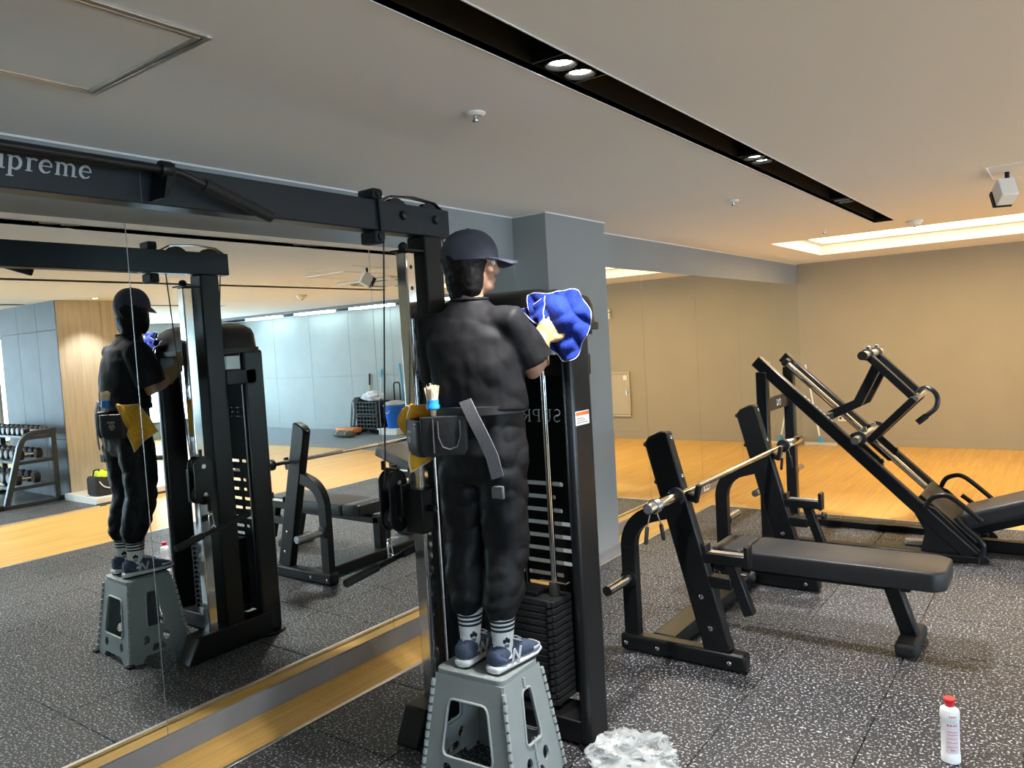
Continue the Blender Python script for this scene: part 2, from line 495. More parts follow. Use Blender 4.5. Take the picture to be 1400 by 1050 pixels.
GL = {
 'S': (.62, [(earc(.31, .735, .21, .235, 20, 270, 14) + earc(.31, .265, .22, .235, 90, -160, 14)[0:], [.06] * 5 + [.12] * 20 + [.06] * 5), ([(.5, .68), (.5, .92)], .05), ([(.1, .08), (.1, .32)], .05)]),
 'U': (.80, [([(.2, 1), (.2, .32)] + earc(.42, .3, .22, .27, 180, 360, 10) + [(.64, 1)], [TK, TK] + [.1] * 9 + [TN] * 3), serif(.2, .975, .34), serif(.64, .975, .28)]),
 'P': (.70, [stem(.2, 0, 1), (earc(.34, .73, .26, .245, 90, -90, 12), [.06] * 3 + [.13] * 7 + [.06] * 3), ([(.2, .975), (.36, .975)], .055), ([(.2, .485), (.36, .485)], .055), serif(.2, .025), serif(.13, .975, .2)]),
 'R': (.78, [stem(.2, 0, 1), (earc(.34, .74, .25, .235, 90, -90, 12), [.06] * 3 + [.13] * 7 + [.06] * 3), ([(.2, .975), (.36, .975)], .055), ([(.2, .505), (.36, .505)], .055), ([(.38, .5), (.64, .02)], .14), serif(.2, .025), serif(.13, .975, .2), serif(.68, .025, .2)]),
 'E': (.68, [stem(.2, 0, 1), ([(.2, .972), (.58, .972)], .055), ([(.2, .5), (.46, .5)], .055), ([(.2, .028), (.6, .028)], .055), ([(.58, .8), (.58, 1)], .05), ([(.6, 0), (.6, .22)], .05), ([(.46, .4), (.46, .6)], .045), serif(.14, .975, .2), serif(.14, .025, .2)]),
 'M': (.98, [stem(.17, 0, 1, TN), ([(.17, 1), (.48, .04)], .14), ([(.48, .04), (.78, 1)], .06), stem(.78, 0, 1), serif(.17, .025, .26), serif(.78, .025), serif(.15, .975, .22), serif(.8, .975, .24)]),
 'u': (.66, [([(.16, .62), (.16, .22)] + earc(.32, .2, .16, .17, 180, 330, 8), [.12] * 2 + [.1] * 5 + [.06] * 4), stem(.5, 0, .62, .12), serif(.12, .60, .16), serif(.46, .60, .16), serif(.56, .02, .14)]),
 'p': (.66, [stem(.16, -.32, .62, .12), (earc(.33, .31, .19, .29, 150, -150, 16), [.06] * 4 + [.12] * 9 + [.06] * 4), serif(.12, .60, .16), serif(.16, -.3, .26)]),
 'r': (.50, [stem(.16, 0, .62, .12), (earc(.33, .42, .16, .17, 170, 40, 7), [.06] * 4 + [.1] * 4), serif(.12, .60, .16), serif(.17, .02, .26)]),
 'e': (.58, [(earc(.29, .31, .21, .285, 0, 320, 18), [.06] * 4 + [.12] * 11 + [.06] * 4), ([(.1, .33), (.49, .33)], .05)]),
 'm': (.96, [stem(.16, 0, .62, .12), (earc(.31, .42, .15, .17, 160, 0, 7) + [(.46, .02)], [.06] * 3 + [.11] * 6), (earc(.62, .42, .15, .17, 170, 0, 7) + [(.77, .02)], [.06] * 3 + [.11] * 6), serif(.12, .60, .16), serif(.16, .02, .22), serif(.46, .02, .2), serif(.8, .02, .22)]),
}
def text_mesh(mb, txt, size, fn, t0, t1, shear=0.0, squeeze=1.0):
    """adds letters to mb; fn(a, b, t) maps reading direction a, up b, depth t"""
    x = 0.0
    for ch in txt:
        adv, strokes = GL[ch]
        for k, (pts, w) in enumerate(strokes):
            if hasattr(w, '__len__') and len(w) != len(pts):
                w = [w[min(len(w) - 1, int(i * len(w) / len(pts)))] for i in range(len(pts))]
            L, R_ = ribbon(pts, w); n = len(L); e = .0004 * k
            vs = []
            for tt in (t0, t1 + (e if t1 > t0 else -e) * .1):
                for q in L + R_:
                    a = (x + q.x + q.y * shear) * size * squeeze; b = q.y * size
                    vs.append(fn(a, b, tt))
            fs = []
            N = 2 * n
            for i in range(n - 1):
                fs.append([i, i + 1, n + i + 1, n + i]); fs.append([N + i, N + n + i, N + n + i + 1, N + i + 1])
                fs.append([i, N + i, N + i + 1, i + 1]); fs.append([n + i, n + i + 1, N + n + i + 1, N + n + i])
            fs.append([0, n, N + n, N]); fs.append([n - 1, N + n - 1, N + 2 * n - 1, 2 * n - 1])
            mb.add(vs, fs)
        x += adv
    return x * size * squeeze

# ================================================================== THE ROOM
RX, RY0, RY1, RZ = 12.45, -2.6, 10.62, 2.40
FZ = -0.012            # wood floor level; rubber tiles come up to z = 0

floor = struct(MB().box(-.2, RX + .2, RY0 - .2, RY1 + .2, FZ - .1, FZ).build('floor', 'wood_floor'), 'warm yellow wood strip floor')
# rubber tiles, half a metre each, shared meshes
TILE = {}
def tile_mesh(w, d):
    k = (round(w, 3), round(d, 3))
    if k not in TILE:
        g = .0016; c = .004; h = -FZ
        x0, x1, y0, y1 = g, w - g, g, d - g
        b = MB()
        vs = [(x0, y0, 0), (x1, y0, 0), (x1, y1, 0), (x0, y1, 0), (x0, y0, h - c * .6), (x1, y0, h - c * .6), (x1, y1, h - c * .6), (x0, y1, h - c * .6),
              (x0 + c, y0 + c, h), (x1 - c, y0 + c, h), (x1 - c, y1 - c, h), (x0 + c, y1 - c, h)]
        fs = [[8, 9, 10, 11]]
        for i in range(4):
            j = (i + 1) % 4
            fs.append([i, j, 4 + j, 4 + i]); fs.append([4 + i, 4 + j, 8 + j, 8 + i])
        b.add(vs, fs); me = b.mesh('rubber_tile'); me.materials.append(MATS['rubber']); TILE[k] = me
    return TILE[k]
def lay_tiles(xs, ys, name='rubber_tile'):
    for i in range(len(xs) - 1):
        for j in range(len(ys) - 1):
            o = bpy.data.objects.new(name, tile_mesh(xs[i + 1] - xs[i], ys[j + 1] - ys[j])); C.objects.link(o)
            o.parent = floor; o.location = (xs[i], ys[j], FZ)
lay_tiles([.30 + .5 * k for k in range(8)] + [4.05], [-1.5 + .5 * k for k in range(17)] + [6.60])
lay_tiles([6.0 + .5 * k for k in range(6)], [2.0 + .5 * k for k in range(5)] + [4.24])
struct(MB().box(.278, .2995, -1.5, 6.61, FZ, .003).build('trim_1', 'alu', bevel=.002), 'thin metal edge strip between rubber tiles and wood strip along mirror')
struct(MB().box(.30, 4.06, 6.60, 6.62, FZ, .002).build('trim_2', 'alu', bevel=.002), 'thin metal edge strip at the far end of rubber tiles')
struct(MB().box(4.051, 4.07, -1.5, 6.60, FZ, .002).build('trim_3', 'alu', bevel=.002))
struct(MB().box(5.97, 5.999, 2.0, 4.15, FZ, .002).build('trim_4', 'alu', bevel=.002))
struct(MB().box(4.9, RX, 8.5, RY1, FZ, -.002).build('floor_far', 'floor_grey'), 'grey floor strip along the pale far wall')

# walls
wl = struct(MB().box(-.2, -.012, RY0 - .2, RY1 + .2, FZ, RZ + .3).build('wall_left', 'wall_grey'), 'grey painted wall behind the mirrors')
struct(MB().box(-.012, .0, RY0, RY1, 2.128, RZ).build('wall_left_band', 'wall_grey', None), 'grey painted wall band above the mirrors')
def mirror_row(edges, label):
    for i in range(len(edges) - 1):
        o = MB().box(-.006, 0, edges[i] + .0015, edges[i + 1] - .0015, .082, 2.128).build('mirror_panel', 'mirror', wl)
        if i == 0: o['label'] = label
        b = MB().box(-.007, .0006, edges[i + 1] - .0015, edges[i + 1] + .0015, .082, 2.128).build('mirror_joint', 'mirror_edge', wl)
mirror_row([-2.28, -1.0, .281, 1.561, 2.841, 4.14], 'tall wall mirror panel')
mirror_row([4.90, 5.98, 7.13, 8.29, 9.46, 10.62], 'tall wall mirror panel')
struct(MB().box(0, .012, RY0, 4.14, FZ, .082).build('baseboard_left', 'baseboard_grey', bevel=.002), 'grey baseboard below the mirrors')
struct(MB().box(0, .012, 4.90, RY1, FZ, .082).build('baseboard_left_far', 'baseboard_grey', bevel=.002), 'grey baseboard below the far mirrors')
struct(MB().box(-.012, .262, 4.14, 4.90, FZ, RZ).build('wall_column', 'wall_grey', bevel=.003), 'square grey column standing out from the mirror wall')
cb = MB().box(.262, .276, 4.126, 4.914, FZ, .075).box(0, .276, 4.126, 4.14, FZ, .075).box(0, .276, 4.90, 4.914, FZ, .075)
struct(cb.build('baseboard_column', 'baseboard_grey', bevel=.002), 'grey baseboard around the column')
# far wall
wb = struct(MB().box(-.2, RX + .2, RY1, RY1 + .2, FZ, RZ + .3).build('wall_back', 'wall_olive'), 'beige grey painted wall at the far end')
struct(MB().box(0, 5.2, RY1 - .012, RY1, FZ, .09).build('baseboard_back', 'wall_olive', bevel=.002), 'beige baseboard of the far wall')
struct(MB().box(5.2, RX, RY1 - .030, RY1 - .018, FZ, .09).build('baseboard_back_pale', 'wall_pale', bevel=.002))
px_ = [5.2 + 1.208 * k for k in range(7)]
for i in range(6):
    for z0, z1 in ((.0, 1.09), (1.09, RZ)):
        MB().box(px_[i] + .002, px_[i + 1] - .002, RY1 - .018, RY1, z0 + .002, z1 - .002).build('wall_panel', 'wall_pale', wb, bevel=.002)
wf = MB()
for x0, x1, z0, z1 in panel_grid([-.2, *ADDED_WINDOW, RX + .2], [FZ, .30, 2.2, RZ + .3], [(*ADDED_WINDOW, .30, 2.2)]):
    wf.box(x0, x1, RY0 - .2, RY0, z0, z1)
struct(wf.build('wall_front', 'wall_olive'), 'wall behind the camera with an added daylight window')
# right wall with windows
wr = MB()
ys = sorted({RY0 - .2, RY1 + .2, *[v for w in WINDOWS for v in w]})
for x0, x1, y0, y1 in panel_grid(ys, [FZ, .30, 2.2, RZ + .3], [(a, b, .30, 2.2) for a, b in WINDOWS]):
    wr.box(RX, RX + .2, x0, x1, y0, y1)
wr = struct(wr.build('wall_right', 'wall_pale'), 'pale wall with wide windows')
pg = bpy.data.materials.new('window_pane'); pg.use_nodes = True; MATS['window_pane'] = pg
nt = pg.node_tree; nt.nodes.remove(nt.nodes['Principled BSDF'])
t_ = nt.nodes.new('ShaderNodeBsdfTransparent'); g_ = nt.nodes.new('ShaderNodeBsdfGlossy'); g_.inputs['Roughness'].default_value = .02
mx_ = nt.nodes.new('ShaderNodeMixShader'); mx_.inputs[0].default_value = .06
nt.links.new(t_.outputs[0], mx_.inputs[1]); nt.links.new(g_.outputs[0], mx_.inputs[2]); nt.links.new(mx_.outputs[0], nt.nodes['Material Output'].inputs[0])
for i, (a, b) in enumerate(WINDOWS):
    fr = MB(); n = 4
    fr.box(RX + .02, RX + .09, a, b, .30, .35).box(RX + .02, RX + .09, a, b, 2.15, 2.2)
    for k in range(n + 1):
        y = a + (b - a - .05) * k / n
        fr.box(RX + .02, RX + .09, y, y + .05, .35, 2.15)
    w = struct(fr.build(f'window_{i + 1}', 'window_frame'), 'wide window in the right wall')
    for k in range(n):
        y = a + (b - a - .05) * k / n
        MB().box(RX + .05, RX + .056, y + .05, y + (b - a - .05) / n, .35, 2.15).build('pane', 'window_pane', w)

a, b = ADDED_WINDOW; fr = MB(); n = 4  # extra window, added to bring daylight in from behind the camera
fr.box(a, b, RY0 - .09, RY0 - .02, .30, .35).box(a, b, RY0 - .09, RY0 - .02, 2.15, 2.2)
for k in range(n + 1):
    x = a + (b - a - .05) * k / n
    fr.box(x, x + .05, RY0 - .09, RY0 - .02, .35, 2.15)
w = struct(fr.build('window_3', 'window_frame'), 'unseen window added behind the camera for daylight')
for k in range(n):
    x = a + (b - a - .05) * k / n
    MB().box(x + .05, x + (b - a - .05) / n, RY0 - .056, RY0 - .05, .35, 2.15).build('pane', 'window_pane', w)

# wood clad block with concrete panels on its near face, and the low ledge
wk = struct(MB().box(6.87, 8.5, 4.26, 5.28, FZ, RZ).build('wall_block', 'wall_grey'), 'free standing wall block clad in wood and concrete panels')
for k in range(2):
    MB().box(6.85, 6.87, 4.24 + .53 * k, 4.24 + .53 * (k + 1) - .002, .0, RZ - .002).build('wood_panel', 'wood_wall', wk, bevel=.0015)
for i in range(3):
    for z0, z1 in ((0, .72), (.72, 2.05), (2.05, RZ)):
        MB().box(6.852 + .55 * i, 6.852 + .55 * (i + 1) - .004, 4.24, 4.26, z0 + .002, z1 - .002).build('concrete_panel', 'concrete_panel', wk, bevel=.0015)
lg = struct(MB().box(6.06, 6.85, 4.16, 5.34, FZ, .075).build('trim_ledge', 'white_paint', bevel=.004), 'low white ledge along the wood wall')
MB().box(6.052, 6.06, 4.15, 5.35, FZ, .012).build('shadow_gap', 'print_dark', lg)

# ceiling with recesses
SLOTS = [(1.645, 1.80, RY0, 7.02), (4.57, 4.73, RY0, 7.55), (7.5, 7.66, RY0, 4.2), (7.5, 7.66, 5.34, 7.0)]
COVE = (.575, 4.1, 7.70, 9.56)
LINE = (5.0, 12.3, 9.15, 10.40)
HOLES = SLOTS + [COVE, LINE]
ACC = (.60, 1.21, .58, 1.19)
xs = sorted({-.2, RX + .2, *[h[0] for h in HOLES], *[h[1] for h in HOLES]})
ys = sorted({RY0 - .2, RY1 + .2, *[h[2] for h in HOLES], *[h[3] for h in HOLES]})
cm = MB()
for x0, x1, y0, y1 in panel_grid(xs, ys, HOLES):
    cm.add([(x0, y0, RZ), (x1, y0, RZ), (x1, y1, RZ), (x0, y1, RZ)], [[3, 2, 1, 0]])
def recess(mb, h, z):
    x0, x1, y0, y1 = h
    mb.add([(x0, y0, RZ), (x1, y0, RZ), (x1, y1, RZ), (x0, y1, RZ), (x0, y0, z), (x1, y0, z), (x1, y1, z), (x0, y1, z)],
           [[0, 1, 5, 4], [1, 2, 6, 5], [2, 3, 7, 6], [3, 0, 4, 7], [4, 5, 6, 7]])
recess(cm, COVE, RZ + .16)
me = bpy.data.meshes.new('ceiling'); me.from_pydata(cm.v, [], cm.f)
ce = struct(link('ceiling', me, 'ceiling_paint', smooth=0), 'white painted ceiling')
struct(MB().box(-.2, RX + .2, RY0 - .2, RY1 + .2, RZ + .3, RZ + .35).build('ceiling_slab', 'slot_black'))
for i, h in enumerate(SLOTS):
    b = MB(); recess(b, h, RZ + .11)
    struct(b.build(f'trim_slot_{i + 1}', 'slot_black', smooth=0), 'long black recessed lighting slot in the ceiling')
    e = MB()
    for xa in (h[0] - .004, h[1]): e.box(xa, xa + .004, h[2], h[3], RZ - .003, RZ + .02)
    struct(e.build(f'trim_slot_edge_{i + 1}', 'white_paint'))
b = MB(); recess(b, LINE, RZ + .12)
struct(b.build('trim_light_trough', 'slot_black', smooth=0), 'dark ceiling trough above the pale wall')
struct(MB().box(0, .006, RY0, 4.14, RZ - .008, RZ).box(0, .006, 4.9, RY1, RZ - .008, RZ).box(.262, .268, 4.13, 4.91, RZ - .008, RZ).box(0, .268, 4.134, 4.14, RZ - .008, RZ).build('trim_ceiling', 'white_paint'), 'thin white line where wall meets ceiling')

# ================================================================== CEILING THINGS
def downlight(x, y, label, group):
    t = thing('twin_downlight', label, 'ceiling light', (x, y, RZ + .01), group)
    tray = MB().box(x - .06, x + .06, y - .12, y + .12, RZ + .045, RZ + .055)
    for s in (-1, 1): tray.box(x - .062, x + .062, y + s * .122 - .003, y + s * .122 + .003, RZ + .012, RZ + .055)
    tray.build('tray', 'satin_black', t)
    for s in (-1, 1):
        c = (x, y + s * .056, RZ + .008)
        MB().lathe(c, [(.050, .0), (.052, .004), (.052, .036), (.040, .036), (.038, .018), (.046, .0)], 20, hollow=True).build('lamp_ring', 'black_metal', t)
        MB().lathe((c[0], c[1], c[2] + .012), [(.034, 0), (.034, .004)], 20).build('lens', 'lamp_glow', t)
        l = bpy.data.lights.new('downlight_lamp', 'SPOT'); l.energy = P_SPOT * (.5 if x < 2 else .33); l.color = (1.0, .97, .93)
        l.spot_size = math.radians(86 if x < 2 else 100); l.spot_blend = .5; l.shadow_soft_size = .03
        lo = bpy.data.objects.new('downlight_lamp', l); C.objects.link(lo); lo.parent = t; lo.location = (0, s * .056, -.016)
G = 'twin downlights in the long ceiling slots'
downlight(1.722, 2.09, 'twin downlight in the nearest black ceiling slot, closest to camera', G)
downlight(1.722, 3.85, 'twin downlight midway along the black ceiling slot', G)
downlight(1.722, 5.62, 'twin downlight near the far end of the black ceiling slot', G)
for y, w in ((1.0, 'first'), (2.9, 'second'), (4.8, 'third'), (6.6, 'last')):
    downlight(4.65, y, f'{w} twin downlight from the camera end of second ceiling slot', G + ' behind')
for y, w in ((2.6, 'before the wood wall'), (6.4, 'beyond the wood wall')):
    downlight(7.58, y, f'twin downlight in the farthest ceiling slot, {w}', G + ' far behind')
# warm wash on the wood wall corner comes from a small recessed lamp
def small_spot(x, y, label):
    t = thing('recessed_spot', label, 'ceiling light', (x, y, RZ))
    MB().lathe((x, y, RZ - .006), [(.045, .0), (.05, .006), (.032, .006), (.03, .0)], 20, hollow=True).build('ring', 'white_plastic', t)
    MB().lathe((x, y, RZ - .003), [(.03, 0), (.03, .003)], 18).build('lens', 'lamp_glow', t)
    l = bpy.data.lights.new('spot_lamp', 'SPOT'); l.energy = 70; l.color = (1, .96, .90); l.spot_size = math.radians(90); l.spot_blend = .6; l.shadow_soft_size = .03
    lo = bpy.data.objects.new('spot_lamp', l); C.objects.link(lo); lo.parent = t; lo.location = (0, 0, -.012)
small_spot(6.5, 4.55, 'small recessed spot washing the wood wall with light')

# warm light cove: luminous panel inside the recess
t = thing('cove_light', 'bright warm rectangular light cove in the ceiling near far wall', 'ceiling light', ((COVE[0] + COVE[1]) / 2, (COVE[2] + COVE[3]) / 2, RZ + .1))
MB().box(COVE[0] + .06, COVE[1] - .06, COVE[2] + .06, COVE[3] - .06, RZ + .13, RZ + .14).build('diffuser', 'cove_glow', t)
fr = MB()
x0, x1, y0, y1 = COVE
fr.box(x0 + .01, x0 + .06, y0 + .01, y1 - .01, RZ + .12, RZ + .145).box(x1 - .06, x1 - .01, y0 + .01, y1 - .01, RZ + .12, RZ + .145)
fr.box(x0 + .06, x1 - .06, y0 + .01, y0 + .06, RZ + .12, RZ + .145).box(x0 + .06, x1 - .06, y1 - .06, y1 - .01, RZ + .12, RZ + .145)
fr.build('frame', 'white_paint', t)

# cool linear lights in the trough over the pale wall
for k in range(4):
    xa = 5.52 + 1.655 * k; xb = xa + 1.14
    t = thing('linear_light', ['cool white tube light in the trough, nearest the mirror wall', 'second cool white tube light along the ceiling trough', 'third cool white tube light along the ceiling trough', 'cool white tube light in the trough, farthest from mirror'][k], 'ceiling light', ((xa + xb) / 2, 10.25, RZ + .1), 'tube lights in the far ceiling trough')
    MB().box(xa, xb, 10.13, 10.36, RZ + .03, RZ + .10).build('housing', 'alu', t, bevel=.004)
    for s in (-1, 1):
        MB().cyl((xa + .02, 10.245 + s * .06, RZ + .008), (xb - .02, 10.245 + s * .06, RZ + .008), .020, n=12).build('tube', 'line_glow', t)
for k in range(5):
    y = 9.25 + .17 * k
    struct(MB().box(5.05, 12.25, y, y + .05, RZ + .01 + .012 * (k % 2), RZ + .04).build(f'trim_louvre_{k + 1}', 'alu' if k % 2 else 'baseboard_grey'), 'long metal louvre in the dark ceiling trough')

# access hatch
t = thing('access_hatch', 'square ceiling access hatch with double metal frame above pull-up beam', 'hatch', ((ACC[0] + ACC[1]) / 2, (ACC[2] + ACC[3]) / 2, RZ))
x0, x1, y0, y1 = ACC
def ring(mb, x0, x1, y0, y1, w, z0, z1):
    mb.box(x0, x1, y0, y0 + w, z0, z1).box(x0, x1, y1 - w, y1, z0, z1).box(x0, x0 + w, y0 + w, y1 - w, z0, z1).box(x1 - w, x1, y0 + w, y1 - w, z0, z1)
    return mb
ring(MB(), x0, x1, y0, y1, .015, RZ - .008, RZ).build('outer_frame', 'alu', t, bevel=.002)
ring(MB(), x0 + .021, x1 - .021, y0 + .021, y1 - .021, .013, RZ - .008, RZ).build('inner_frame', 'alu', t, bevel=.002)
MB().box(x0 + .011, x1 - .011, y0 + .011, y1 - .011, RZ - .0015, RZ - .0005).build('shadow_gap', 'print_dark', t)
MB().box(x0 + .028, x1 - .028, y0 + .028, y1 - .028, RZ - .004, RZ - .0015).build('panel', 'ceiling_paint', t)
MB().lathe((x0 + .34, y1 - .022, RZ - .008), [(.008, 0), (.008, .006)], 10).build('latch', 'alu', t)

def sprinkler(x, y, label, r=.038):
    t = thing('sprinkler', label, 'sprinkler', (x, y, RZ), 'sprinkler heads on the ceiling')
    MB().lathe((x, y, RZ - .012), [(r * .75, 0), (r, .008), (r, .012)], 20).build('escutcheon', 'white_plastic', t)
    MB().lathe((x, y, RZ - .030), [(.012, 0), (.013, .004), (.006, .006), (.007, .018)], 12).build('head', 'steel', t)
sprinkler(1.26, 2.19, 'round sprinkler head on the ceiling right above the person')
sprinkler(1.23, 4.85, 'small sprinkler head on the ceiling beyond the column')
sprinkler(1.225, 7.11, 'tiny sprinkler head on the ceiling near the warm cove', .02)
sprinkler(3.0, 3.4, 'small sprinkler head on the ceiling, in the mirror', .03)
sprinkler(5.9, 4.7, 'small sprinkler head beyond second ceiling slot, in the mirror', .03)
t = thing('smoke_detector', 'white round smoke detector on the ceiling by the slot end', 'detector', (1.91, 7.25, RZ))
MB().lathe((1.91, 7.25, RZ - .045), [(.03, 0), (.05, .01), (.055, .028), (.065, .032), (.065, .045)], 24).build('housing', 'white_plastic', t)
MB().lathe((1.91, 7.25, RZ - .05), [(.012, 0), (.014, .006)], 12).build('sensor', 'print_dark', t)

# ceiling mounted adjustable white spot with its mounting plate
t = thing('ceiling_camera', 'white adjustable box spotlight hanging from rectangular ceiling plate', 'spotlight', (2.66, 5.35, RZ))
hk = MB(); ring(hk, 2.58, 3.25, 5.08, 5.58, .008, RZ - .004, RZ).build('recess_frame', 'ceiling_paint', t)
MB().cyl((2.67, 5.36, RZ - .06), (2.67, 5.36, RZ), .012, n=12).build('stem', 'black_metal', t)
q = Matrix.Rotation(math.radians(25), 3, 'Z') @ Matrix.Rotation(math.radians(-30), 3, 'X')
bd = MB().box(-.045, .045, -.05, .05, -.06, .06); bd.v = [q @ v + Vector((2.66, 5.33, RZ - .115)) for v in bd.v]
bd.build('housing', 'white_plastic', t, bevel=.006)
bk = MB().box(-.05, .05, .052, .066, -.05, .05).box(-.05, .05, .072, .080, -.05, .05); bk.v = [q @ v + Vector((2.66, 5.33, RZ - .115)) for v in bk.v]
bk.build('heat_sink', 'black_metal', t, bevel=.002)

# air conditioner cassette, seen in the mirror
AX, AY = 3.6, 6.62
t = thing('air_conditioner', 'square white ceiling air conditioner cassette with dark louvre slots', 'air conditioner', (AX, AY, RZ))
MB().box(AX - .45, AX + .45, AY - .45, AY + .45, RZ - .03, RZ - .001).build('panel', 'white_plastic', t, bevel=.012)
for (xa, xb, ya, yb) in ((-.27, .27, -.40, -.33), (-.27, .27, .33, .40), (-.40, -.33, -.27, .27), (.33, .40, -.27, .27)):
    MB().box(AX + xa, AX + xb, AY + ya, AY + yb, RZ - .034, RZ - .026).build('louvre_slot', 'print_dark', t)
for k in range(12):
    MB().box(AX - .25, AX + .25, AY - .245 + .041 * k, AY - .225 + .041 * k, RZ - .036, RZ - .03).build('grille_bar', 'white_paint', t)
t = thing('access_hatch', 'flat square ceiling hatch beside the air conditioner, in the mirror', 'hatch', (3.3, 5.65, RZ))
ring(MB(), 3.0, 3.6, 5.35, 5.95, .01, RZ - .005, RZ).build('frame', 'alu', t)
MB().box(3.01, 3.59, 5.36, 5.94, RZ - .003, RZ - .001).build('panel', 'ceiling_paint', t)
t = thing('ceiling_camera', 'small white dome camera on the ceiling, seen in the mirror', 'camera', (5.6, 6.9, RZ))
MB().lathe((5.6, 6.9, RZ - .06), [(.03, 0), (.055, .02), (.07, .04), (.07, .06)], 20).build('dome', 'white_plastic', t)
MB().lathe((5.6, 6.9, RZ - .068), [(.012, 0), (.02, .01)], 12).build('lens', 'print_dark', t)

# ================================================================== CABLE TOWER MACHINE
t = thing('cable_machine', 'tall black cable crossover machine with weight stack tower and navy top beam', 'cable machine', (.80, 2.40, 0))
cm_ = t
bm_ = MB().box(.755, .835, -.75, 2.515, 2.035, 2.152).build('top_beam', 'navy_metal', t, bevel=.004)
tb = MB(); text_mesh(tb, 'upreme', .055, lambda a, b, d: V(.835 + d, .790 + a, 2.083 + b), 0, .0012, shear=.12, squeeze=1.16)
tb2 = MB(); text_mesh(tb2, 'S', .066, lambda a, b, d: V(.835 + d, .738 + a, 2.083 + b), 0, .0012, shear=.12, squeeze=1.2)
tb.add(tb2.v, tb2.f)
lt = tb.build('lettering', 'print_silver', bm_, smooth=0); lt['label'] = 'silver printed word Supreme'
MB().box(.835, .8356, 1.173, 1.176, 2.036, 2.15).build('beam_joint', 'print_dark', bm_)
for y in (2.235, 2.425):
    MB().lathe((.833, y, 2.105), [(.019, 0), (.019, .006), (.014, .016), (.006, .019)], 16, axis=(1, 0, 0)).build('bolt_cap', 'black_plastic', bm_)
    MB().lathe((.78, y, 2.110), [(.066, 0), (.068, .003), (.058, .010), (.058, .020), (.068, .027), (.066, .03)], 28, axis=(1, 0, 0)).build('pulley', 'black_plastic', t)
MB().rsweep([(.795, 2.15, 2.155), (.795, 2.20, 2.182), (.795, 2.33, 2.192), (.795, 2.46, 2.182), (.795, 2.505, 2.157)], .03, .004, (1, 0, 0)).build('cable_guard', 'black_metal', t)
for z0, z1 in ((2.152, 2.192), (1.985, 2.033)):
    MB().box(.760, .848, 2.070, 2.118, z0, z1).build('hook_block', 'black_rubber', t, bevel=.008)
    MB().cyl((.848, 2.094, (z0 + z1) / 2), (.856, 2.094, (z0 + z1) / 2), .016, n=12).build('block_bolt', 'black_metal', t)
MB().bar((.842, 2.098, 2.16), (.842, 2.105, 2.03), .012, .010).build('rope_strap', 'black_rubber', t)
# pull-up bar on its bracket
pb = MB().sweep([(.905, -.2, 2.122), (.905, .8, 2.122), (.905, 1.20, 2.122), (.905, 1.255, 2.120), (.90, 1.30, 2.108), (.895, 1.36, 2.090)], .013, 12).build('pull_up_bar', 'satin_black', t)
MB().sweep([(.897, 1.335, 2.099), (.88, 1.575, 2.028)], .0185, 14).build('grip', 'black_rubber', pb)
MB().prism([(1.195, 2.04), (1.215, 2.14), (1.235, 2.14), (1.235, 2.09), (1.20, 2.04)], lambda a, b, d: V(.835 + d, a, b), 0, .085).build('bracket', 'black_metal', pb, bevel=.002)
MB().lathe((.905, 1.195, 2.122), [(.022, 0), (.024, .004), (.024, .03), (.02, .034)], 16, axis=(0, 1, 0)).build('clamp_ring', 'black_metal', pb)
# upright and rail
up = MB().box(.75, .85, 2.335, 2.445, .10, 2.035).build('upright', 'black_metal', t, bevel=.008)
rl = MB().box(.772, .828, 2.243, 2.297, .085, 1.966).build('guide_rail', 'chrome', t, bevel=.006)
for k in range(9):
    z = 1.905 - .085 * k
    if z < 1.15: break
    MB().lathe((.8275, 2.27, z), [(.0085, 0), (.0085, .0009)], 12, axis=(1, 0, 0)).build('hole', 'print_dark', rl)
for k in range(8):
    z = .74 - .085 * k
    MB().lathe((.8275, 2.27, z), [(.0085, 0), (.0085, .0009)], 12, axis=(1, 0, 0)).build('hole', 'print_dark', rl)
MB().box(.757, .843, 2.228, 2.40, 1.966, 1.974).build('rail_cap', 'black_metal', t)
MB().ball((.80, 2.262, 1.986), .021, 14).build('rail_knob', 'black_rubber', t)
MB().cyl((.862, 2.30, .12), (.862, 2.30, 1.70), .006, n=8).build('side_rod', 'steel', t)
# carriage with pulleys
cg = MB().box(.752, .848, 2.222, 2.318, .83, 1.01).build('carriage', 'black_metal', t, bevel=.006)
prof = [(2.215 + .052 * math.sin(a), .962 + (.075 if math.cos(a) > 0 else -.075) + .052 * math.cos(a)) for a in [2 * PI * k / 28 for k in range(28)]]
for x in (.672, .728):
    MB().prism([(p[0], p[1]) for p in prof], lambda a, b, d: V(x + d, a, b), -.004, .004).build('pulley_plate', 'black_metal', cg, bevel=.002)
for z, y in ((1.035, 2.215), (.888, 2.215)):
    MB().lathe((.677, y, z), [(.044, 0), (.047, .006), (.04, .02), (.047, .04), (.044, .048)], 24, axis=(1, 0, 0)).build('pulley_wheel', 'black_plastic', cg)
    MB().cyl((.662, y, z), (.740, y, z), .012, n=12).build('axle', 'steel', cg)
MB().box(.72, .76, 2.20, 2.26, .90, 1.03).build('swivel_arm', 'black_metal', cg, bevel=.004)
MB().box(.66, .75, 2.195, 2.21, 1.088, 1.098).box(.66, .669, 2.195, 2.21, 1.098, 1.125).build('pull_pin_lever', 'black_metal', cg)
MB().cyl((.848, 2.27, .93), (.878, 2.27, .93), .014, n=12).build('pop_pin', 'black_plastic', cg)
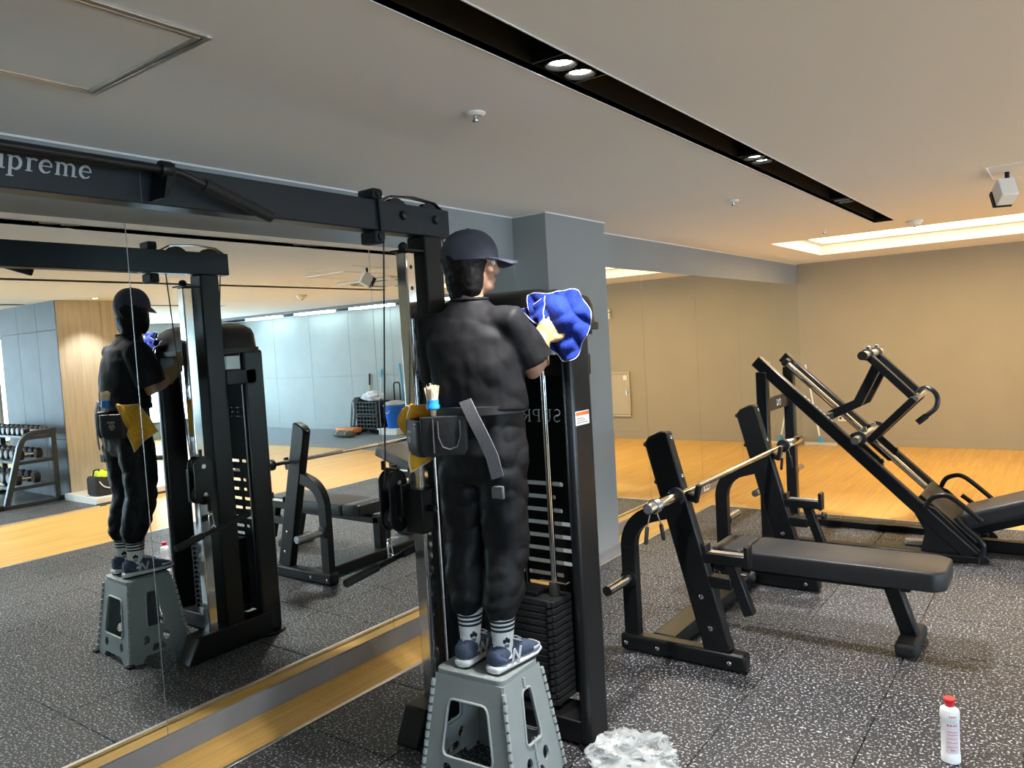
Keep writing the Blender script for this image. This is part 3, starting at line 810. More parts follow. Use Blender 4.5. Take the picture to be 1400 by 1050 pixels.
# cables
MB().sweep([(.792, 2.168, 2.06), (.70, 2.172, 1.03)], .0032, 8).build('cable', 'cable_black', t)
MB().sweep([(.80, 2.492, 2.08), (.86, 2.50, 1.79)], .0032, 8).build('cable', 'cable_black', t)
MB().sweep([(1.11, 2.55, .56), (1.11, 2.55, 1.64)], .0032, 8).build('cable', 'cable_black', t)
MB().ball((.648, 2.222, .862), .019, 14).build('cable_stop', 'black_rubber', t)
MB().cyl((.648, 2.222, .80), (.648, 2.222, .848), .011, n=12).build('cable_sleeve', 'black_rubber', t)
MB().sweep([(.648, 2.222, .80)] + arc((.648, 2.222, .788), .010, 90, -270, 14, (0, 1, 0), (0, 0, 1)), .0028, 8).build('cable_ring', 'steel', t)
cb_ = arc((.648, 2.222, .775), .011, 0, 180, 8, (0, 1, 0), (0, 0, 1)) + arc((.648, 2.226, .725), .013, 180, 360, 8, (0, 1, 0), (0, 0, 1))
MB().sweep(cb_, .0034, 8, closed=True).build('carabiner', 'chrome', t)
# straight bar hanging from the carabiner
sb = thing('straight_bar', 'black straight cable bar with rubber grips hanging from carabiner', 'cable bar', (.645, 2.23, .60))
A, B = V(.616, 2.0, .662), V(.665, 2.46, .735); D = (B - A)
MB().cyl(A, B, .0125, n=14).build('shaft', 'black_metal', sb)
for a, b in ((0, .36), (.64, 1.0)):
    MB().sweep([A + D * a, A + D * (a + .01), A + D * (b - .01), A + D * b], [.014, .0175, .0175, .014], 14).build('grip', 'black_rubber', sb)
MB().sweep(arc(A + D * .5 + V(0, 0, .016), .012, 0, 360, 14, D.normalized(), (0, 0, 1))[:-1], .003, 8, closed=True).build('eyelet', 'steel', sb)
# base foot
MB().prism([(2.095, 0), (2.16, .135), (2.62, .135), (2.62, 0)], lambda a, b, d: V(d, a, b), .742, .858).build('base', 'black_metal', t, bevel=.006)
# weight stack tower
for x0, x1, y0, y1 in ((1.405, 1.452, 2.430, 2.580), (.752, .795, 2.555, 2.690)):
    MB().box(x0, x1, y0, y1, .012, 1.625).build('side_panel', 'satin_black', t, bevel=.018, seg=3)
    MB().lathe(((x0 + x1) / 2, (y0 + y1) / 2, 0), [(.085, 0), (.09, .004), (.09, .010), (.085, .014)], 24, sx=.62, sy=1.0).build('foot_plate', 'black_metal', t)
st = MB().box(1.452, 1.4526, 2.446, 2.546, 1.253, 1.306).build('warning_sticker', 'sticker_white', t)
MB().box(1.4526, 1.4530, 2.449, 2.543, 1.290, 1.303).build('sticker_band', 'sticker_orange', st)
for k in range(3):
    MB().box(1.4526, 1.4529, 2.453, 2.53 - .012 * k, 1.261 + .008 * k, 1.2635 + .008 * k).build('sticker_text', 'print_dark', st)
MB().box(.78, 1.42, 2.44, 2.60, .012, .10).build('tower_base', 'black_metal', t, bevel=.006)
# slotted back plate with cut letters
rows = [(.975, .135), (.918, .095), (.862, .125), (.806, .165), (.750, .20), (.694, .175), (.638, .16), (.585, .12), (.54, .06)]
holes = []
for z, hw in rows:
    x = 1.105 - hw
    for (a, b) in ((-hw, -.085), (-.068, .055), (.075, hw)):
        if b - a < .015: continue
        holes.append(rrect(1.10 + a, 1.10 + b, z - .0095, z + .0095, .0083, 3))
me = plate2d([(.79, .09), (1.375, .09), (1.375, 1.50), (.79, 1.50)], holes, .008)
map_mesh(me, lambda a, b, d: (a, 2.676 + d, b), Vector((.80, 2.40, 0)))
bp_ = link('back_plate', me, 'matte_black', t, smooth=0)
cut = MB(); wtxt = text_mesh(cut, 'SUPREME', .054, lambda a, b, d: V(1.243 - a, 2.66 + d, 1.238 + b), 0, .035, squeeze=1.30)
cme = cut.mesh('letters', Vector((.80, 2.40, 0)))
co = bpy.data.objects.new('cutter', cme); C.objects.link(co); co.parent = t
bo = bp_.modifiers.new('cut', 'BOOLEAN'); bo.object = co; bo.operation = 'DIFFERENCE'; bo.solver = 'EXACT'; bo.use_self = True
dg = bpy.context.evaluated_depsgraph_get(); dg.update()
nm = bpy.data.meshes.new_from_object(bp_.evaluated_get(dg)); bp_.modifiers.clear(); bp_.data = nm
bpy.data.objects.remove(co)
# cross bracket and head
MB().box(.752, .848, 2.445, 2.64, 1.435, 1.52).build('bracket', 'black_metal', t, bevel=.006)
MB().box(.79, 1.41, 2.60, 2.655, 1.435, 1.52).build('cross_bar', 'black_metal', t, bevel=.006)
MB().box(.79, 1.41, 2.60, 2.68, 1.595, 1.63).build('head_bar', 'black_metal', t, bevel=.004)
def ring_at(x0, x1, y0, y1, r, z, zc=0.0):
    out = []
    for a, b in rrect(x0, x1, y0, y1, r, 5):
        k = (a - (x0 + x1) / 2) / ((x1 - x0) / 2)
        out.append(V(a, b, z - zc * k * k))
    return out
hd = MB().loft([ring_at(.742, 1.462, 2.405, 2.690, .07, 1.612), ring_at(.742, 1.462, 2.405, 2.690, .07, 1.640), ring_at(.752, 1.452, 2.415, 2.682, .07, 1.642),
                ring_at(.758, 1.446, 2.422, 2.678, .07, 1.72, .01), ring_at(.770, 1.434, 2.432, 2.670, .07, 1.765, .025), ring_at(.80, 1.404, 2.450, 2.652, .07, 1.79, .035), ring_at(.86, 1.344, 2.49, 2.615, .06, 1.80, .03)])
hd.build('head_cover', 'black_plastic', t, smooth=50)
# rods and plates
for x in (.965, 1.245):
    MB().cyl((x, 2.55, .10), (x, 2.55, 1.62), .0115, n=16).build('guide_rod', 'chrome', t)
    MB().lathe((x, 2.55, .545), [(.022, 0), (.022, .05), (.018, .056)], 16).build('rod_bushing', 'black_rubber', t)
wp = None
for k in range(15):
    z = .118 + .0285 * k
    if wp is None:
        wp = MB().box(.925, 1.285, 2.478, 2.612, z, z + .0262).build('weight_plate', 'cyl_iron', t, bevel=.004)
        zz = z
    else:
        o = wp.copy(); C.objects.link(o); o.parent = t; o.location = (0, 0, z - zz)
    MB().cyl((1.262, 2.476, z + .004), (1.262, 2.476, z + .0225), .012, n=10).build('highlight_bump', 'cyl_iron', t)  # bump added to each plate so its front edge catches a highlight
MB().box(1.02, 1.19, 2.50, 2.60, .5435, .562).build('top_plate', 'black_metal', t, bevel=.004)
pn = MB().cyl((1.09, 2.44, .43), (1.09, 2.52, .43), .006, n=10).build('selector_pin', 'steel', t)
MB().box(1.06, 1.10, 2.425, 2.446, .418, .446).build('pin_handle', 'yellow_plastic', pn, bevel=.004)
MB().box(1.185, 1.315, 2.535, 2.565, .600, .608).build('stop_bar', 'chrome', t, bevel=.002)
for x in (.90, 1.02):
    MB().lathe((x, 2.46, .20), [(.04, 0), (.042, .004), (.036, .012), (.042, .02), (.04, .024)], 20, axis=(0, 1, 0)).build('pulley', 'steel', t)
# the other end of the machine, outside the frame
MB().box(.75, .85, -.68, -.57, .10, 2.035).build('upright', 'black_metal', t, bevel=.008)
MB().prism([(-.28, 0), (-.35, .135), (-.90, .135), (-.90, 0)], lambda a, b, d: V(d, a, b), .742, .858).build('base', 'black_metal', t, bevel=.006)

# ================================================================== BENCH PRESS
t = thing('bench_press', 'black flat bench press station with leaning uprights and vinyl pad', 'weight bench', (1.45, 4.02, 0))
U0, U1 = V(1.605, 0, .075), V(1.335, 0, 1.085)
for y, s in ((3.38, -1), (4.645, 1)):
    off = V(0, y, 0)
    ft = MB().box(1.095, 1.735, y - .04, y + .04, 0.006, .088).build('foot_beam', 'black_metal', t, bevel=.016, seg=3)
    for x in (1.13, 1.30, 1.66):
        MB().lathe((x, y - .04, .045), [(.011, 0), (.011, .004), (.007, .007)], 12, axis=(0, -1, 0)).build('bolt', 'steel', ft)
    d = (U1 - U0).normalized(); sd = V(d.z, 0, -d.x)
    poly = [U0 - sd * .066, U0 + sd * .066, U1 + sd * .066 + d * .012, U1 + sd * .03 + d * .022, U1 - sd * .035 + d * .012, U1 - sd * .066 - d * .012]
    upr = MB().prism([(p.x, p.z) for p in poly], lambda a, b, dd: V(a, y + dd, b), -.031, .031).build('upright', 'black_metal', t, bevel=.010, seg=3)
    for k, tt in enumerate((.27, .12)):
        p = U0 + d * tt
        MB().lathe((p.x, y - .031, p.z), [(.012, 0), (.012, .004), (.007, .007)], 12, axis=(0, -1, 0)).build('bolt', 'steel', upr)
    for tt in (.98, .80):
        p = U0 + d * (tt * 1.045) + sd * .066
        MB().lathe(p + off * 1.0, [(.011, 0), (.011, .004), (.007, .007)], 12, axis=sd).build('bolt', 'steel', upr)
        p = U0 + d * (tt * 1.045) - sd * .066
        MB().lathe(p + off * 1.0, [(.013, 0), (.013, .010), (.008, .016)], 12, axis=-sd).build('rubber_stop', 'black_rubber', upr)
    pts = [V(1.155, y, .06), V(1.155, y, .53)] + arc((1.335, y, .53), .18, 180, 105, 8, (1, 0, 0), (0, 0, 1)) + [V(1.42, y, .742)]
    MB().rsweep(pts, .052, .075, (0, 1, 0)).build('curved_leg', 'black_metal', t, bevel=.010, seg=3)
    MB().cyl((1.155, y + s * .026, .372), (1.155, y + s * .25, .372), .0245, n=18).build('plate_horn', 'steel', t)
    MB().lathe((1.155, y + s * .026, .372), [(.042, 0), (.042, .012), (.03, .014)], 20, axis=(0, s, 0)).build('horn_flange', 'black_metal', t)
    # bar hook
    yh = y
    MB().prism([(1.44, .80), (1.525, .775), (1.545, .86), (1.525, .865), (1.512, .812), (1.462, .822), (1.45, .86)], lambda a, b, dd: V(a, yh + dd, b), -.016, .016).build('bar_hook', 'black_metal', t, bevel=.003)
    # safety arm on the pad side
    sa = MB().box(1.545, 1.755, y - .03, y + .03, .500, .548).build('safety_arm', 'black_metal', t, bevel=.004)
    MB().box(1.745, 1.765, y - .032, y + .032, .495, .595).build('arm_stop', 'black_metal', sa, bevel=.003)
    MB().box(1.553, 1.566, y - .032, y + .032, .54, .585).build('arm_stop', 'black_metal', sa, bevel=.003)
    MB().box(1.575, 1.742, y - .02, y + .02, .548, .553).build('wear_strip', 'alu', sa)
    MB().box(1.56, 1.68, y - .03, y + .03, .385, .440).build('lower_arm', 'black_metal', t, bevel=.004)
    MB().bar((1.672, y, .52), (1.755, y, .275), .05, .05, up=(0, 1, 0)).build('slide_post', 'black_metal', t, bevel=.006)
    kn = MB().cyl((1.70, y, .455), (1.76, y, .458), .008, n=10).build('lock_pin', 'steel', t)
    MB().lathe((1.752, y, .458), [(.012, 0), (.022, .006), (.022, .024), (.016, .03)], 14, axis=(1, 0, 0)).build('knob', 'black_rubber', kn)
MB().box(1.235, 1.365, 3.42, 4.605, .012, .086).build('cross_beam', 'black_metal', t, bevel=.010)
MB().box(1.27, 1.35, 3.985, 4.055, .086, .33).build('pad_post', 'black_metal', t, bevel=.006)
MB().bar((1.28, 4.02, .295), (2.32, 4.02, .305), .07, .055).build('pad_beam', 'black_metal', t, bevel=.008)
MB().bar((2.235, 4.02, .30), (2.315, 4.02, .05), .075, .075, up=(0, 1, 0)).build('front_leg', 'black_metal', t, bevel=.010)
MB().box(2.262, 2.362, 3.855, 4.185, .004, .072).build('front_foot', 'black_rubber', t, bevel=.022, seg=3)
MB().box(2.38, 2.42, 3.96, 4.08, .315, .335).build('pad_bracket', 'black_metal', t)
def cushion(outline, z0, z1, name, parent):
    b = MB(); n = len(outline)
    cx = sum(p[0] for p in outline) / n; cy = sum(p[1] for p in outline) / n
    def rg(k, z): return [V(cx + (x - cx) * (1 - k * .0) - (k * .007 if x > cx else -k * .007), y - (k * .007 if y > cy else -k * .007), z) for x, y in outline]
    b.loft([rg(1, z0), rg(.2, z0 + .005), rg(0, z0 + .014), rg(0, z1 - .014), rg(.3, z1 - .004), rg(1.3, z1)])
    return b.build(name, 'vinyl', parent, smooth=60)
cushion(rpoly([(1.555, 3.855), (2.44, 3.855), (2.485, 3.90), (2.485, 4.14), (2.44, 4.185), (1.555, 4.185)], .02), .333, .425, 'seat_pad', t)
cushion(rpoly([(1.375, 3.89), (1.545, 3.86), (1.545, 4.18), (1.375, 4.15)], .02), .333, .425, 'head_pad', t)

# barbell
t = thing('barbell', 'chrome barbell without plates resting on the bench press hooks', 'barbell', (1.488, 4.06, .79))
bx_, bz = 1.488, .836
MB().cyl((bx_, 3.22, bz), (bx_, 4.85, bz), .0142, n=20).build('shaft', 'chrome', t)
for a, b in ((3.48, 3.85), (4.22, 4.60)): MB().cyl((bx_, a, bz), (bx_, b, bz), .01445, n=20).build('knurling', 'steel', t)
for y0, y1 in ((2.93, 3.22), (4.85, 5.20)):
    MB().sweep([(bx_, y0, bz), (bx_, y0 + .006, bz), (bx_, y1 - .006, bz), (bx_, y1, bz)], [.022, .025, .025, .022], 22).build('sleeve', 'chrome', t)
MB().lathe((bx_, 2.9285, bz), [(.019, 0), (.019, .003)], 18, axis=(0, 1, 0)).build('end_cap', 'print_dark', t)
for y, s in ((3.215, 1), (4.83, 1)):
    MB().lathe((bx_, y, bz), [(.030, 0), (.039, .004), (.039, .020), (.030, .026)], 24, axis=(0, 1, 0)).build('collar_flange', 'satin_black', t)
for y, lab in ((2.985, 'spring collar with black grips on the near barbell sleeve'), (4.90, 'spring collar with black grips on the far barbell sleeve')):
    c = thing('spring_collar', lab, 'barbell collar', (bx_, y, bz), 'spring collars on the barbell')
    pts = [V(bx_ + .029 * math.cos(a), y + .014 * a / (2 * PI), bz + .029 * math.sin(a)) for a in [2 * PI * 2.5 * k / 50 - PI / 2 for k in range(51)]]
    MB().sweep(pts, .0032, 8).build('coil', 'steel', c)
    for s in (-1, 1):
        p0 = V(bx_ - .004 + .010 * s, y + .010 + .012 * s, bz - .028); p1 = p0 + V(.006 * s, .022 * s, -.055); p2 = p1 + V(.004 * s, .014 * s, -.075)
        MB().sweep([p0, p1], .003, 8).build('prong', 'steel', c)
        MB().sweep([p1, p1 + (p2 - p1) * .1, p2 - (p2 - p1) * .1, p2], [.006, .009, .009, .006], 10).build('grip', 'black_rubber', c)

# ================================================================== LEG PRESS
t = thing('leg_press', 'black inclined leg press machine with sloping rails and bare sled', 'leg press', (1.8, 5.92, 0))
RA, RB = V(1.085, 0, 1.345), V(2.43, 0, .045)
rd = (RB - RA).normalized(); rn = V(-rd.z, 0, rd.x)
for y, s in ((5.60, -1), (6.25, 1)):
    MB().bar(RA + V(0, y, 0), RB + V(0, y, 0), .062, .085, up=rn).build('rail', 'satin_black', t, bevel=.008)
    MB().box(1.085, 1.165, y - .035, y + .035, 0, 1.26).build('rear_post', 'satin_black', t, bevel=.008)
    MB().box(1.085, 2.47, y - .04, y + .04, .004, .052).build('base_beam', 'black_metal', t, bevel=.008)
    yi = y - s * .085
    MB().cyl(RA + V(0, yi, 0) + rd * .07 - rn * .0, RA + V(0, yi, 0) + rd * 1.47, .019, n=16).build('guide_rod', 'chrome', t)
    MB().bar(RA + V(0, yi, 0) + rd * 1.44, RA + V(0, yi, 0) + rd * 1.52, .06, .07, up=rn).build('rod_stop', 'black_rubber', t, bevel=.008)
    MB().bar(RA + V(0, yi + s * .02, 0) + rd * .05, RA + V(0, yi + s * .02, 0) + rd * .085, .10, .06, up=rn).build('rod_clamp', 'black_metal', t, bevel=.004)
    MB().cyl((1.125, y + s * .03, .41), (1.125, y + s * .26, .41), .024, n=16).build('plate_horn', 'steel', t)
    MB().lathe((1.125, y + s * .03, .41), [(.04, 0), (.04, .012), (.028, .014)], 18, axis=(0, s, 0)).build('horn_flange', 'black_metal', t)
    MB().prism([(2.05, .40), (2.22, .34), (2.52, .03), (2.52, 0), (2.12, 0), (2.16, .18)], lambda a, b, d: V(a, y + d, b), -.012, .012).build('gusset', 'satin_black', t, bevel=.003)
    MB().lathe((2.47, y, 0), [(.06, 0), (.06, .006), (.05, .01)], 18, sx=1.4).build('floor_plate', 'steel', t)
    hp = [(2.17, y + s * .05, .345), (2.20, y + s * .05, .405), (2.245, y + s * .05, .432), (2.30, y + s * .05, .437), (2.365, y + s * .05, .395), (2.485, y + s * .05, .285)]
    hnd = MB().sweep(spline(hp), .0165, 12).build('handle', 'satin_black', t)
    if s < 0:
        MB().sweep(spline([(2.34, y - .05, .30), (2.40, y - .05, .232), (2.462, y - .05, .175), (2.492, y - .05, .125), (2.475, y - .05, .05)]), .0165, 12).build('lower_handle', 'satin_black', t)
    else:
        MB().sweep([(2.30, y + .05, .295), (2.42, y + .05, .20)], .0165, 12).build('lower_handle', 'satin_black', t)
MB().box(1.10, 1.135, 5.635, 6.215, .955, 1.055).build('name_plate', 'satin_black', t, bevel=.004)
e = MB()
for p0, p1 in (((5.90, 1.03), (5.96, .98)), ((5.90, .98), (5.96, 1.03)), ((5.885, 1.03), (5.885, .98)), ((5.975, 1.03), (5.975, .98))):
    e.bar((1.136, p0[0], p0[1]), (1.136, p1[0], p1[1]), .008, .002, up=(1, 0, 0))
e.build('emblem', 'print_silver', t)
e = MB()
for k in range(8):
    p = RA + rd * (.42 + .035 * k) + V(0, 5.60, 0) + rn * .0432
    e.bar(p, p + rd * .022, .016, .001, up=rn)
e.build('rail_lettering', 'print_silver', t)
MB().box(1.085, 1.165, 5.64, 6.21, .004, .085).build('rear_cross_beam', 'black_metal', t, bevel=.008)
MB().box(2.25, 2.33, 5.64, 6.21, .004, .085).build('front_cross_beam', 'black_metal', t, bevel=.008)
# sled
sl = [5.78, 6.07]
MB().cyl((1.765, 5.50, .783), (1.765, 6.35, .783), .026, n=18).build('sled_axle', 'alu', t)
for y in (5.62, 6.23):
    MB().lathe((1.765, y, .783), [(.05, -.012), (.05, .012)], 20, axis=(0, 1, 0)).build('axle_flange', 'black_rubber', t)
for y in (5.66, 6.19):
    c = RA + rd * .98
    MB().bar(V(c.x - .11, y, c.z + .115) , V(c.x + .09, y, c.z - .08), .02, .11, up=rn).build('sled_bracket', 'black_metal', t, bevel=.004)
    MB().box(c.x + .05, c.x + .12, y - .012, y + .012, c.z - .12, c.z - .02).build('bracket_ear', 'black_metal', t, bevel=.003)
for y in sl:
    MB().bar((1.80, y, .745), (2.095, y, 1.045), .05, .085, up=(0, 1, 0)).build('sled_arm', 'satin_black', t, bevel=.006)
    MB().bar((2.105, y, 1.035), (1.81, y, 1.345), .05, .06, up=(0, 1, 0)).build('foot_plate_bar', 'satin_black', t, bevel=.006)
    MB().rsweep([(1.865, y, 1.27), (1.735, y, 1.015), (1.545, y, .925)], .045, .065, (0, 1, 0)).build('brace', 'satin_black', t, bevel=.005)
MB().cyl((1.805, 5.62, 1.352), (1.805, 6.23, 1.352), .028, n=18).build('top_roller', 'alu', t)
MB().lathe((1.805, 5.62, 1.352), [(.031, -.004), (.031, .012)], 18, axis=(0, 1, 0)).build('roller_cap', 'black_rubber', t)
for y in sl:
    MB().lathe((1.805, y, 1.352), [(.042, -.012), (.042, .012)], 18, axis=(0, 1, 0)).build('roller_collar', 'black_rubber', t)
    MB().box(1.79, 1.82, y + .03, y + .05, 1.375, 1.41).build('roller_clip', 'steel', t, bevel=.003)
    MB().box(1.75, 1.78, y + .03, y + .05, .805, .84).build('axle_clip', 'steel', t, bevel=.003)
MB().cyl((2.10, 5.74, 1.045), (2.10, 6.12, 1.06), .022, n=16).build('hinge_tube', 'alu', t)
MB().sweep(spline([(2.09, 5.92, 1.065), (2.12, 5.90, 1.10), (2.155, 5.88, 1.108), (2.20, 5.86, 1.085), (2.222, 5.85, 1.035), (2.21, 5.84, .975), (2.17, 5.83, .935), (2.105, 5.82, .88)]), .0165, 12).build('release_handle', 'satin_black', t)
MB().sweep([(2.155, 5.826, .922), (2.10, 5.818, .875)], .021, 12).build('handle_grip', 'black_rubber', t)
MB().bar((1.545, 5.62, .925), (1.545, 6.21, .925), .06, .05).build('brace_foot', 'black_rubber', t, bevel=.006)
# seat shell and back pad
MB().bar((2.12, 5.925, .40), (2.44, 5.925, .11), .50, .03, up=rn).build('seat_shell', 'black_plastic', t, bevel=.006)
MB().bar((2.36, 5.925, .225), (3.15, 5.925, .50), .36, .115, up=(-.33, 0, .95)).build('back_pad', 'vinyl', t, bevel=.03, seg=3)
MB().bar((2.38, 5.925, .13), (3.15, 5.925, .40), .08, .06, up=(-.33, 0, .95)).build('pad_beam', 'black_metal', t, bevel=.006)
MB().box(3.0, 3.08, 5.88, 5.97, .0, .36).build('pad_post', 'black_metal', t, bevel=.006)
MB().box(2.33, 3.10, 5.885, 5.965, .004, .085).build('spine_beam', 'black_metal', t, bevel=.008)
tag(MB().box(-.085, .085, -.035, .035, 0, .035).build('tissue_pack', 'sticker_white', None, bevel=.01, seg=3, loc=(0, 0, 0)), 'small white folded pack lying on the floor inside leg press base', 'pack')
bpy.data.objects['tissue_pack'].location = (2.07, 5.93, 0); bpy.data.objects['tissue_pack'].rotation_euler = (0, 0, .08)

# ================================================================== STEP STOOL
t = thing('step_stool', 'grey folding plastic step stool the person stands on', 'step stool', (1.235, 2.12, 0))
ST = .425
Tc = [V(1.088, 1.985, ST), V(1.376, 2.005, ST), V(1.366, 2.243, ST), V(1.084, 2.228, ST)]
Bc = [V(1.030, 1.935, 0), V(1.437, 1.962, 0), V(1.425, 2.292, 0), V(1.020, 2.275, 0)]
cen = V(1.233, 2.115, .2)
MB().prism(rpoly([(p.x, p.y) for p in Tc], .03, 4), lambda a, b, d: V(a, b, d), ST - .022, ST + .004).build('top', 'stool_grey', t, bevel=.004)
for i in range(4):
    b0, b1, t1, t0 = Bc[i], Bc[(i + 1) % 4], Tc[(i + 1) % 4], Tc[i]
    n = (b1 - b0).cross(t0 - b0).normalized()
    if n.dot((b0 + t1) / 2 - cen) < 0: n = -n
    outer = [(0.02, 0), (.20, 0), (.27, .07), (.73, .07), (.80, 0), (.98, 0), (.98, .96), (.02, .96)]
    if i in (0, 2):
        hs = [rpoly([(.20, .30), (.80, .30), (.76, .78), (.24, .78)], .07), circle(.26, .19, .055), circle(.74, .19, .055)]
    else:
        hs = [rpoly([(.34, .40), (.68, .40), (.64, .84), (.42, .84)], .06), circle(.36, .25, .06), circle(.70, .25, .06), rpoly([(.36, .10), (.64, .10), (.60, .19), (.40, .19)], .04)]
    me = plate2d(outer, hs, .010)
    map_mesh(me, lambda a, b, d: (b0 * (1 - a) + b1 * a) * (1 - b) + (t0 * (1 - a) + t1 * a) * b + n * (d - .006), world(t))
    pn = link('side_panel', me, 'stool_grey', t, smooth=30)
    if i in (1, 3):        # fold line down the middle
        q0 = (b0 + b1) / 2 * .93 + (t0 + t1) / 2 * .07; q1 = (b0 + b1) / 2 * .06 + (t0 + t1) / 2 * .94
        for k in (0, 1, 2, 3, 9):
            a = q0 + (q1 - q0) * (k / 10 + .01); c = q0 + (q1 - q0) * ((k + 1) / 10 - .01)
            MB().cyl(a + n * .002, c + n * .002, .006, n=8).build('fold_hinge', 'stool_light', pn)
    # rib round the big opening
    rb = MB(); loop = hs[0]
    pts = [(b0 * (1 - a) + b1 * a) * (1 - b) + (t0 * (1 - a) + t1 * a) * b + n * .001 for a, b in loop]
    rb.sweep(pts, .0045, 6, closed=True); rb.build('opening_rim', 'stool_light', pn)
    # hinge knuckles on the corner edge
    kb = MB()
    a0 = Bc[i] * .97 + Tc[i] * .03; a1 = Bc[i] * .08 + Tc[i] * .92
    for k in range(12):
        p = a0 + (a1 - a0) * (k / 12 + .012); q = a0 + (a1 - a0) * ((k + 1) / 12 - .012); kb.cyl(p, q, .0085, n=8)
    kb.build('corner_hinge', 'stool_light', t)
    MB().box(Bc[i].x - .02, Bc[i].x + .02, Bc[i].y - .02, Bc[i].y + .02, 0, .014).build('rubber_foot', 'black_rubber', t, bevel=.004)
dots = MB()
for a in range(9):
    for b in range(2):
        p = Tc[0] * (1 - (a + .5) / 9) + Tc[1] * ((a + .5) / 9); dots.lathe((p.x, p.y + .012 + .014 * b, ST + .003), [(.0045, 0), (.0035, .0025)], 8)
o = dots.build('grip_dots', 'stool_light', t)

# ================================================================== PERSON
def blob(mb, name, material, parent=None, voxel=.006, smooth=6, disp=0.0, dsize=.1, loc=None, ddir=None):
    o = mb.build(name, material, parent, loc=loc, smooth=180)
    r = o.modifiers.new('remesh', 'REMESH'); r.mode = 'VOXEL'; r.voxel_size = voxel; r.use_smooth_shade = True
    s = o.modifiers.new('smooth', 'SMOOTH'); s.factor = .5; s.iterations = smooth
    if disp:
        tx = bpy.data.textures.new(name + '_folds', 'CLOUDS'); tx.noise_scale = dsize; tx.noise_depth = 2
        d = o.modifiers.new('folds', 'DISPLACE'); d.texture = tx; d.strength = disp; d.mid_level = .5
    return o
def ering(c, rx, ry, yaw, n=20, tilt=None):
    a = math.radians(yaw); u = V(math.cos(a), math.sin(a), 0); w = V(-math.sin(a), math.cos(a), 0)
    return [Vector(c) + u * (rx * math.cos(2 * PI * k / n)) + w * (ry * math.sin(2 * PI * k / n)) for k in range(n)]

YAW = 8
HC = V(1.197, 2.195, 1.872)
ha = math.radians(48); HF = V(math.cos(ha), math.sin(ha), 0); HR = V(HF.y, -HF.x, 0)
HM = Matrix(((HR.x, HF.x, 0), (HR.y, HF.y, 0), (0, 0, 1)))       # local (right, forward, up) -> world
SR, ER, WR, KR = V(1.372, 2.175, 1.648), V(1.402, 2.270, 1.472), V(1.385, 2.345, 1.575), V(1.412, 2.372, 1.645)
SL, EL, WL, KL = V(1.055, 2.125, 1.648), V(1.045, 2.185, 1.435), V(1.078, 2.350, 1.540), V(1.085, 2.385, 1.610)
HPR, KNR, ANR = V(1.325, 2.135, 1.19), V(1.325, 2.145, .86), V(1.318, 2.095, .50)
HPL, KNL, ANL = V(1.160, 2.130, 1.19), V(1.150, 2.135, .86), V(1.178, 2.085, .50)
FD_R = V(.03, .999, 0); FD_L = V(-.10, .995, 0)
SOLE = ST + .005

def fingers(mb, K, W, side, fwd_, nrm, fat=1.0, curl=.55):
    """palm from wrist W to knuckles K; four fingers and a thumb; nrm = palm normal (towards what is held)"""
    d = (K - W).normalized(); sd = d.cross(nrm).normalized() * side
    mid = (W + K) / 2
    mb.loft([[W + sd * (.026 * math.cos(a)) * fat + nrm * (.018 * math.sin(a)) * fat for a in [2 * PI * k / 14 for k in range(14)]],
             [mid + sd * (.036 * math.cos(a)) * fat + nrm * (.018 * math.sin(a)) * fat for a in [2 * PI * k / 14 for k in range(14)]],
             [K + sd * (.040 * math.cos(a)) * fat + nrm * (.014 * math.sin(a)) * fat for a in [2 * PI * k / 14 for k in range(14)]]])
    for k, (off, ln) in enumerate(((-.029, .066), (-.010, .076), (.010, .071), (.028, .055))):
        p = K + sd * off * fat - d * .012; cur = d.copy(); pts = [p]
        for j, f in enumerate((.42, .33, .25)):
            cur = (cur + nrm * curl * (j + .4) * .6).normalized(); p = p + cur * ln * f * 1.05; pts.append(p)
        mb.sweep(pts, [.0100 * fat, .0095 * fat, .0088 * fat, .0070 * fat], 10)
    p0 = W + d * .025 - sd * .028 * fat
    p1 = p0 + (d * .6 - sd * .8).normalized() * .034; p2 = p1 + (d * .9 - sd * .15 + nrm * .4).normalized() * .028; p3 = p2 + (d * .8 + nrm * .5).normalized() * .022
    mb.sweep([p0 + sd * .012, p0, p1, p2, p3], [.012 * fat, .013 * fat, .0115 * fat, .0105 * fat, .008 * fat], 10)
NR = V(-.25, .95, .15).normalized(); NL = V(.05, .98, .15).normalized()

bd = MB()
def hb(c, r, rx=0):
    rot = HM @ Matrix.Rotation(math.radians(rx), 3, 'X') if rx else HM
    bd.ball(HC + HM @ Vector(c), r, 18, rot)
hb((0, -.005, .020), (.073, .090, .090)); hb((0, .012, -.035), (.060, .070, .075)); hb((0, .040, -.075), (.040, .042, .035)); hb((0, .062, -.085), (.022, .020, .018))
hb((0, .090, -.022), (.011, .016, .020), 20); hb((0, .084, -.002), (.008, .014, .026), -10)          # nose
hb((0, .080, -.062), (.022, .010, .007)); hb((0, .078, -.054), (.023, .010, .006))                   # lips
for s in (-1, 1):
    hb((s * .072, -.008, -.015), (.008, .020, .030)); hb((s * .044, .058, -.022), (.022, .020, .022))
    hb((s * .032, .076, .020), (.022, .010, .008))                                                    # brow ridge
bd.sweep([V(1.205, 2.165, 1.66), V(1.200, 2.17, 1.73), HC + V(-.006, -.012, -.07), HC], [.062, .052, .050, .06], 16)
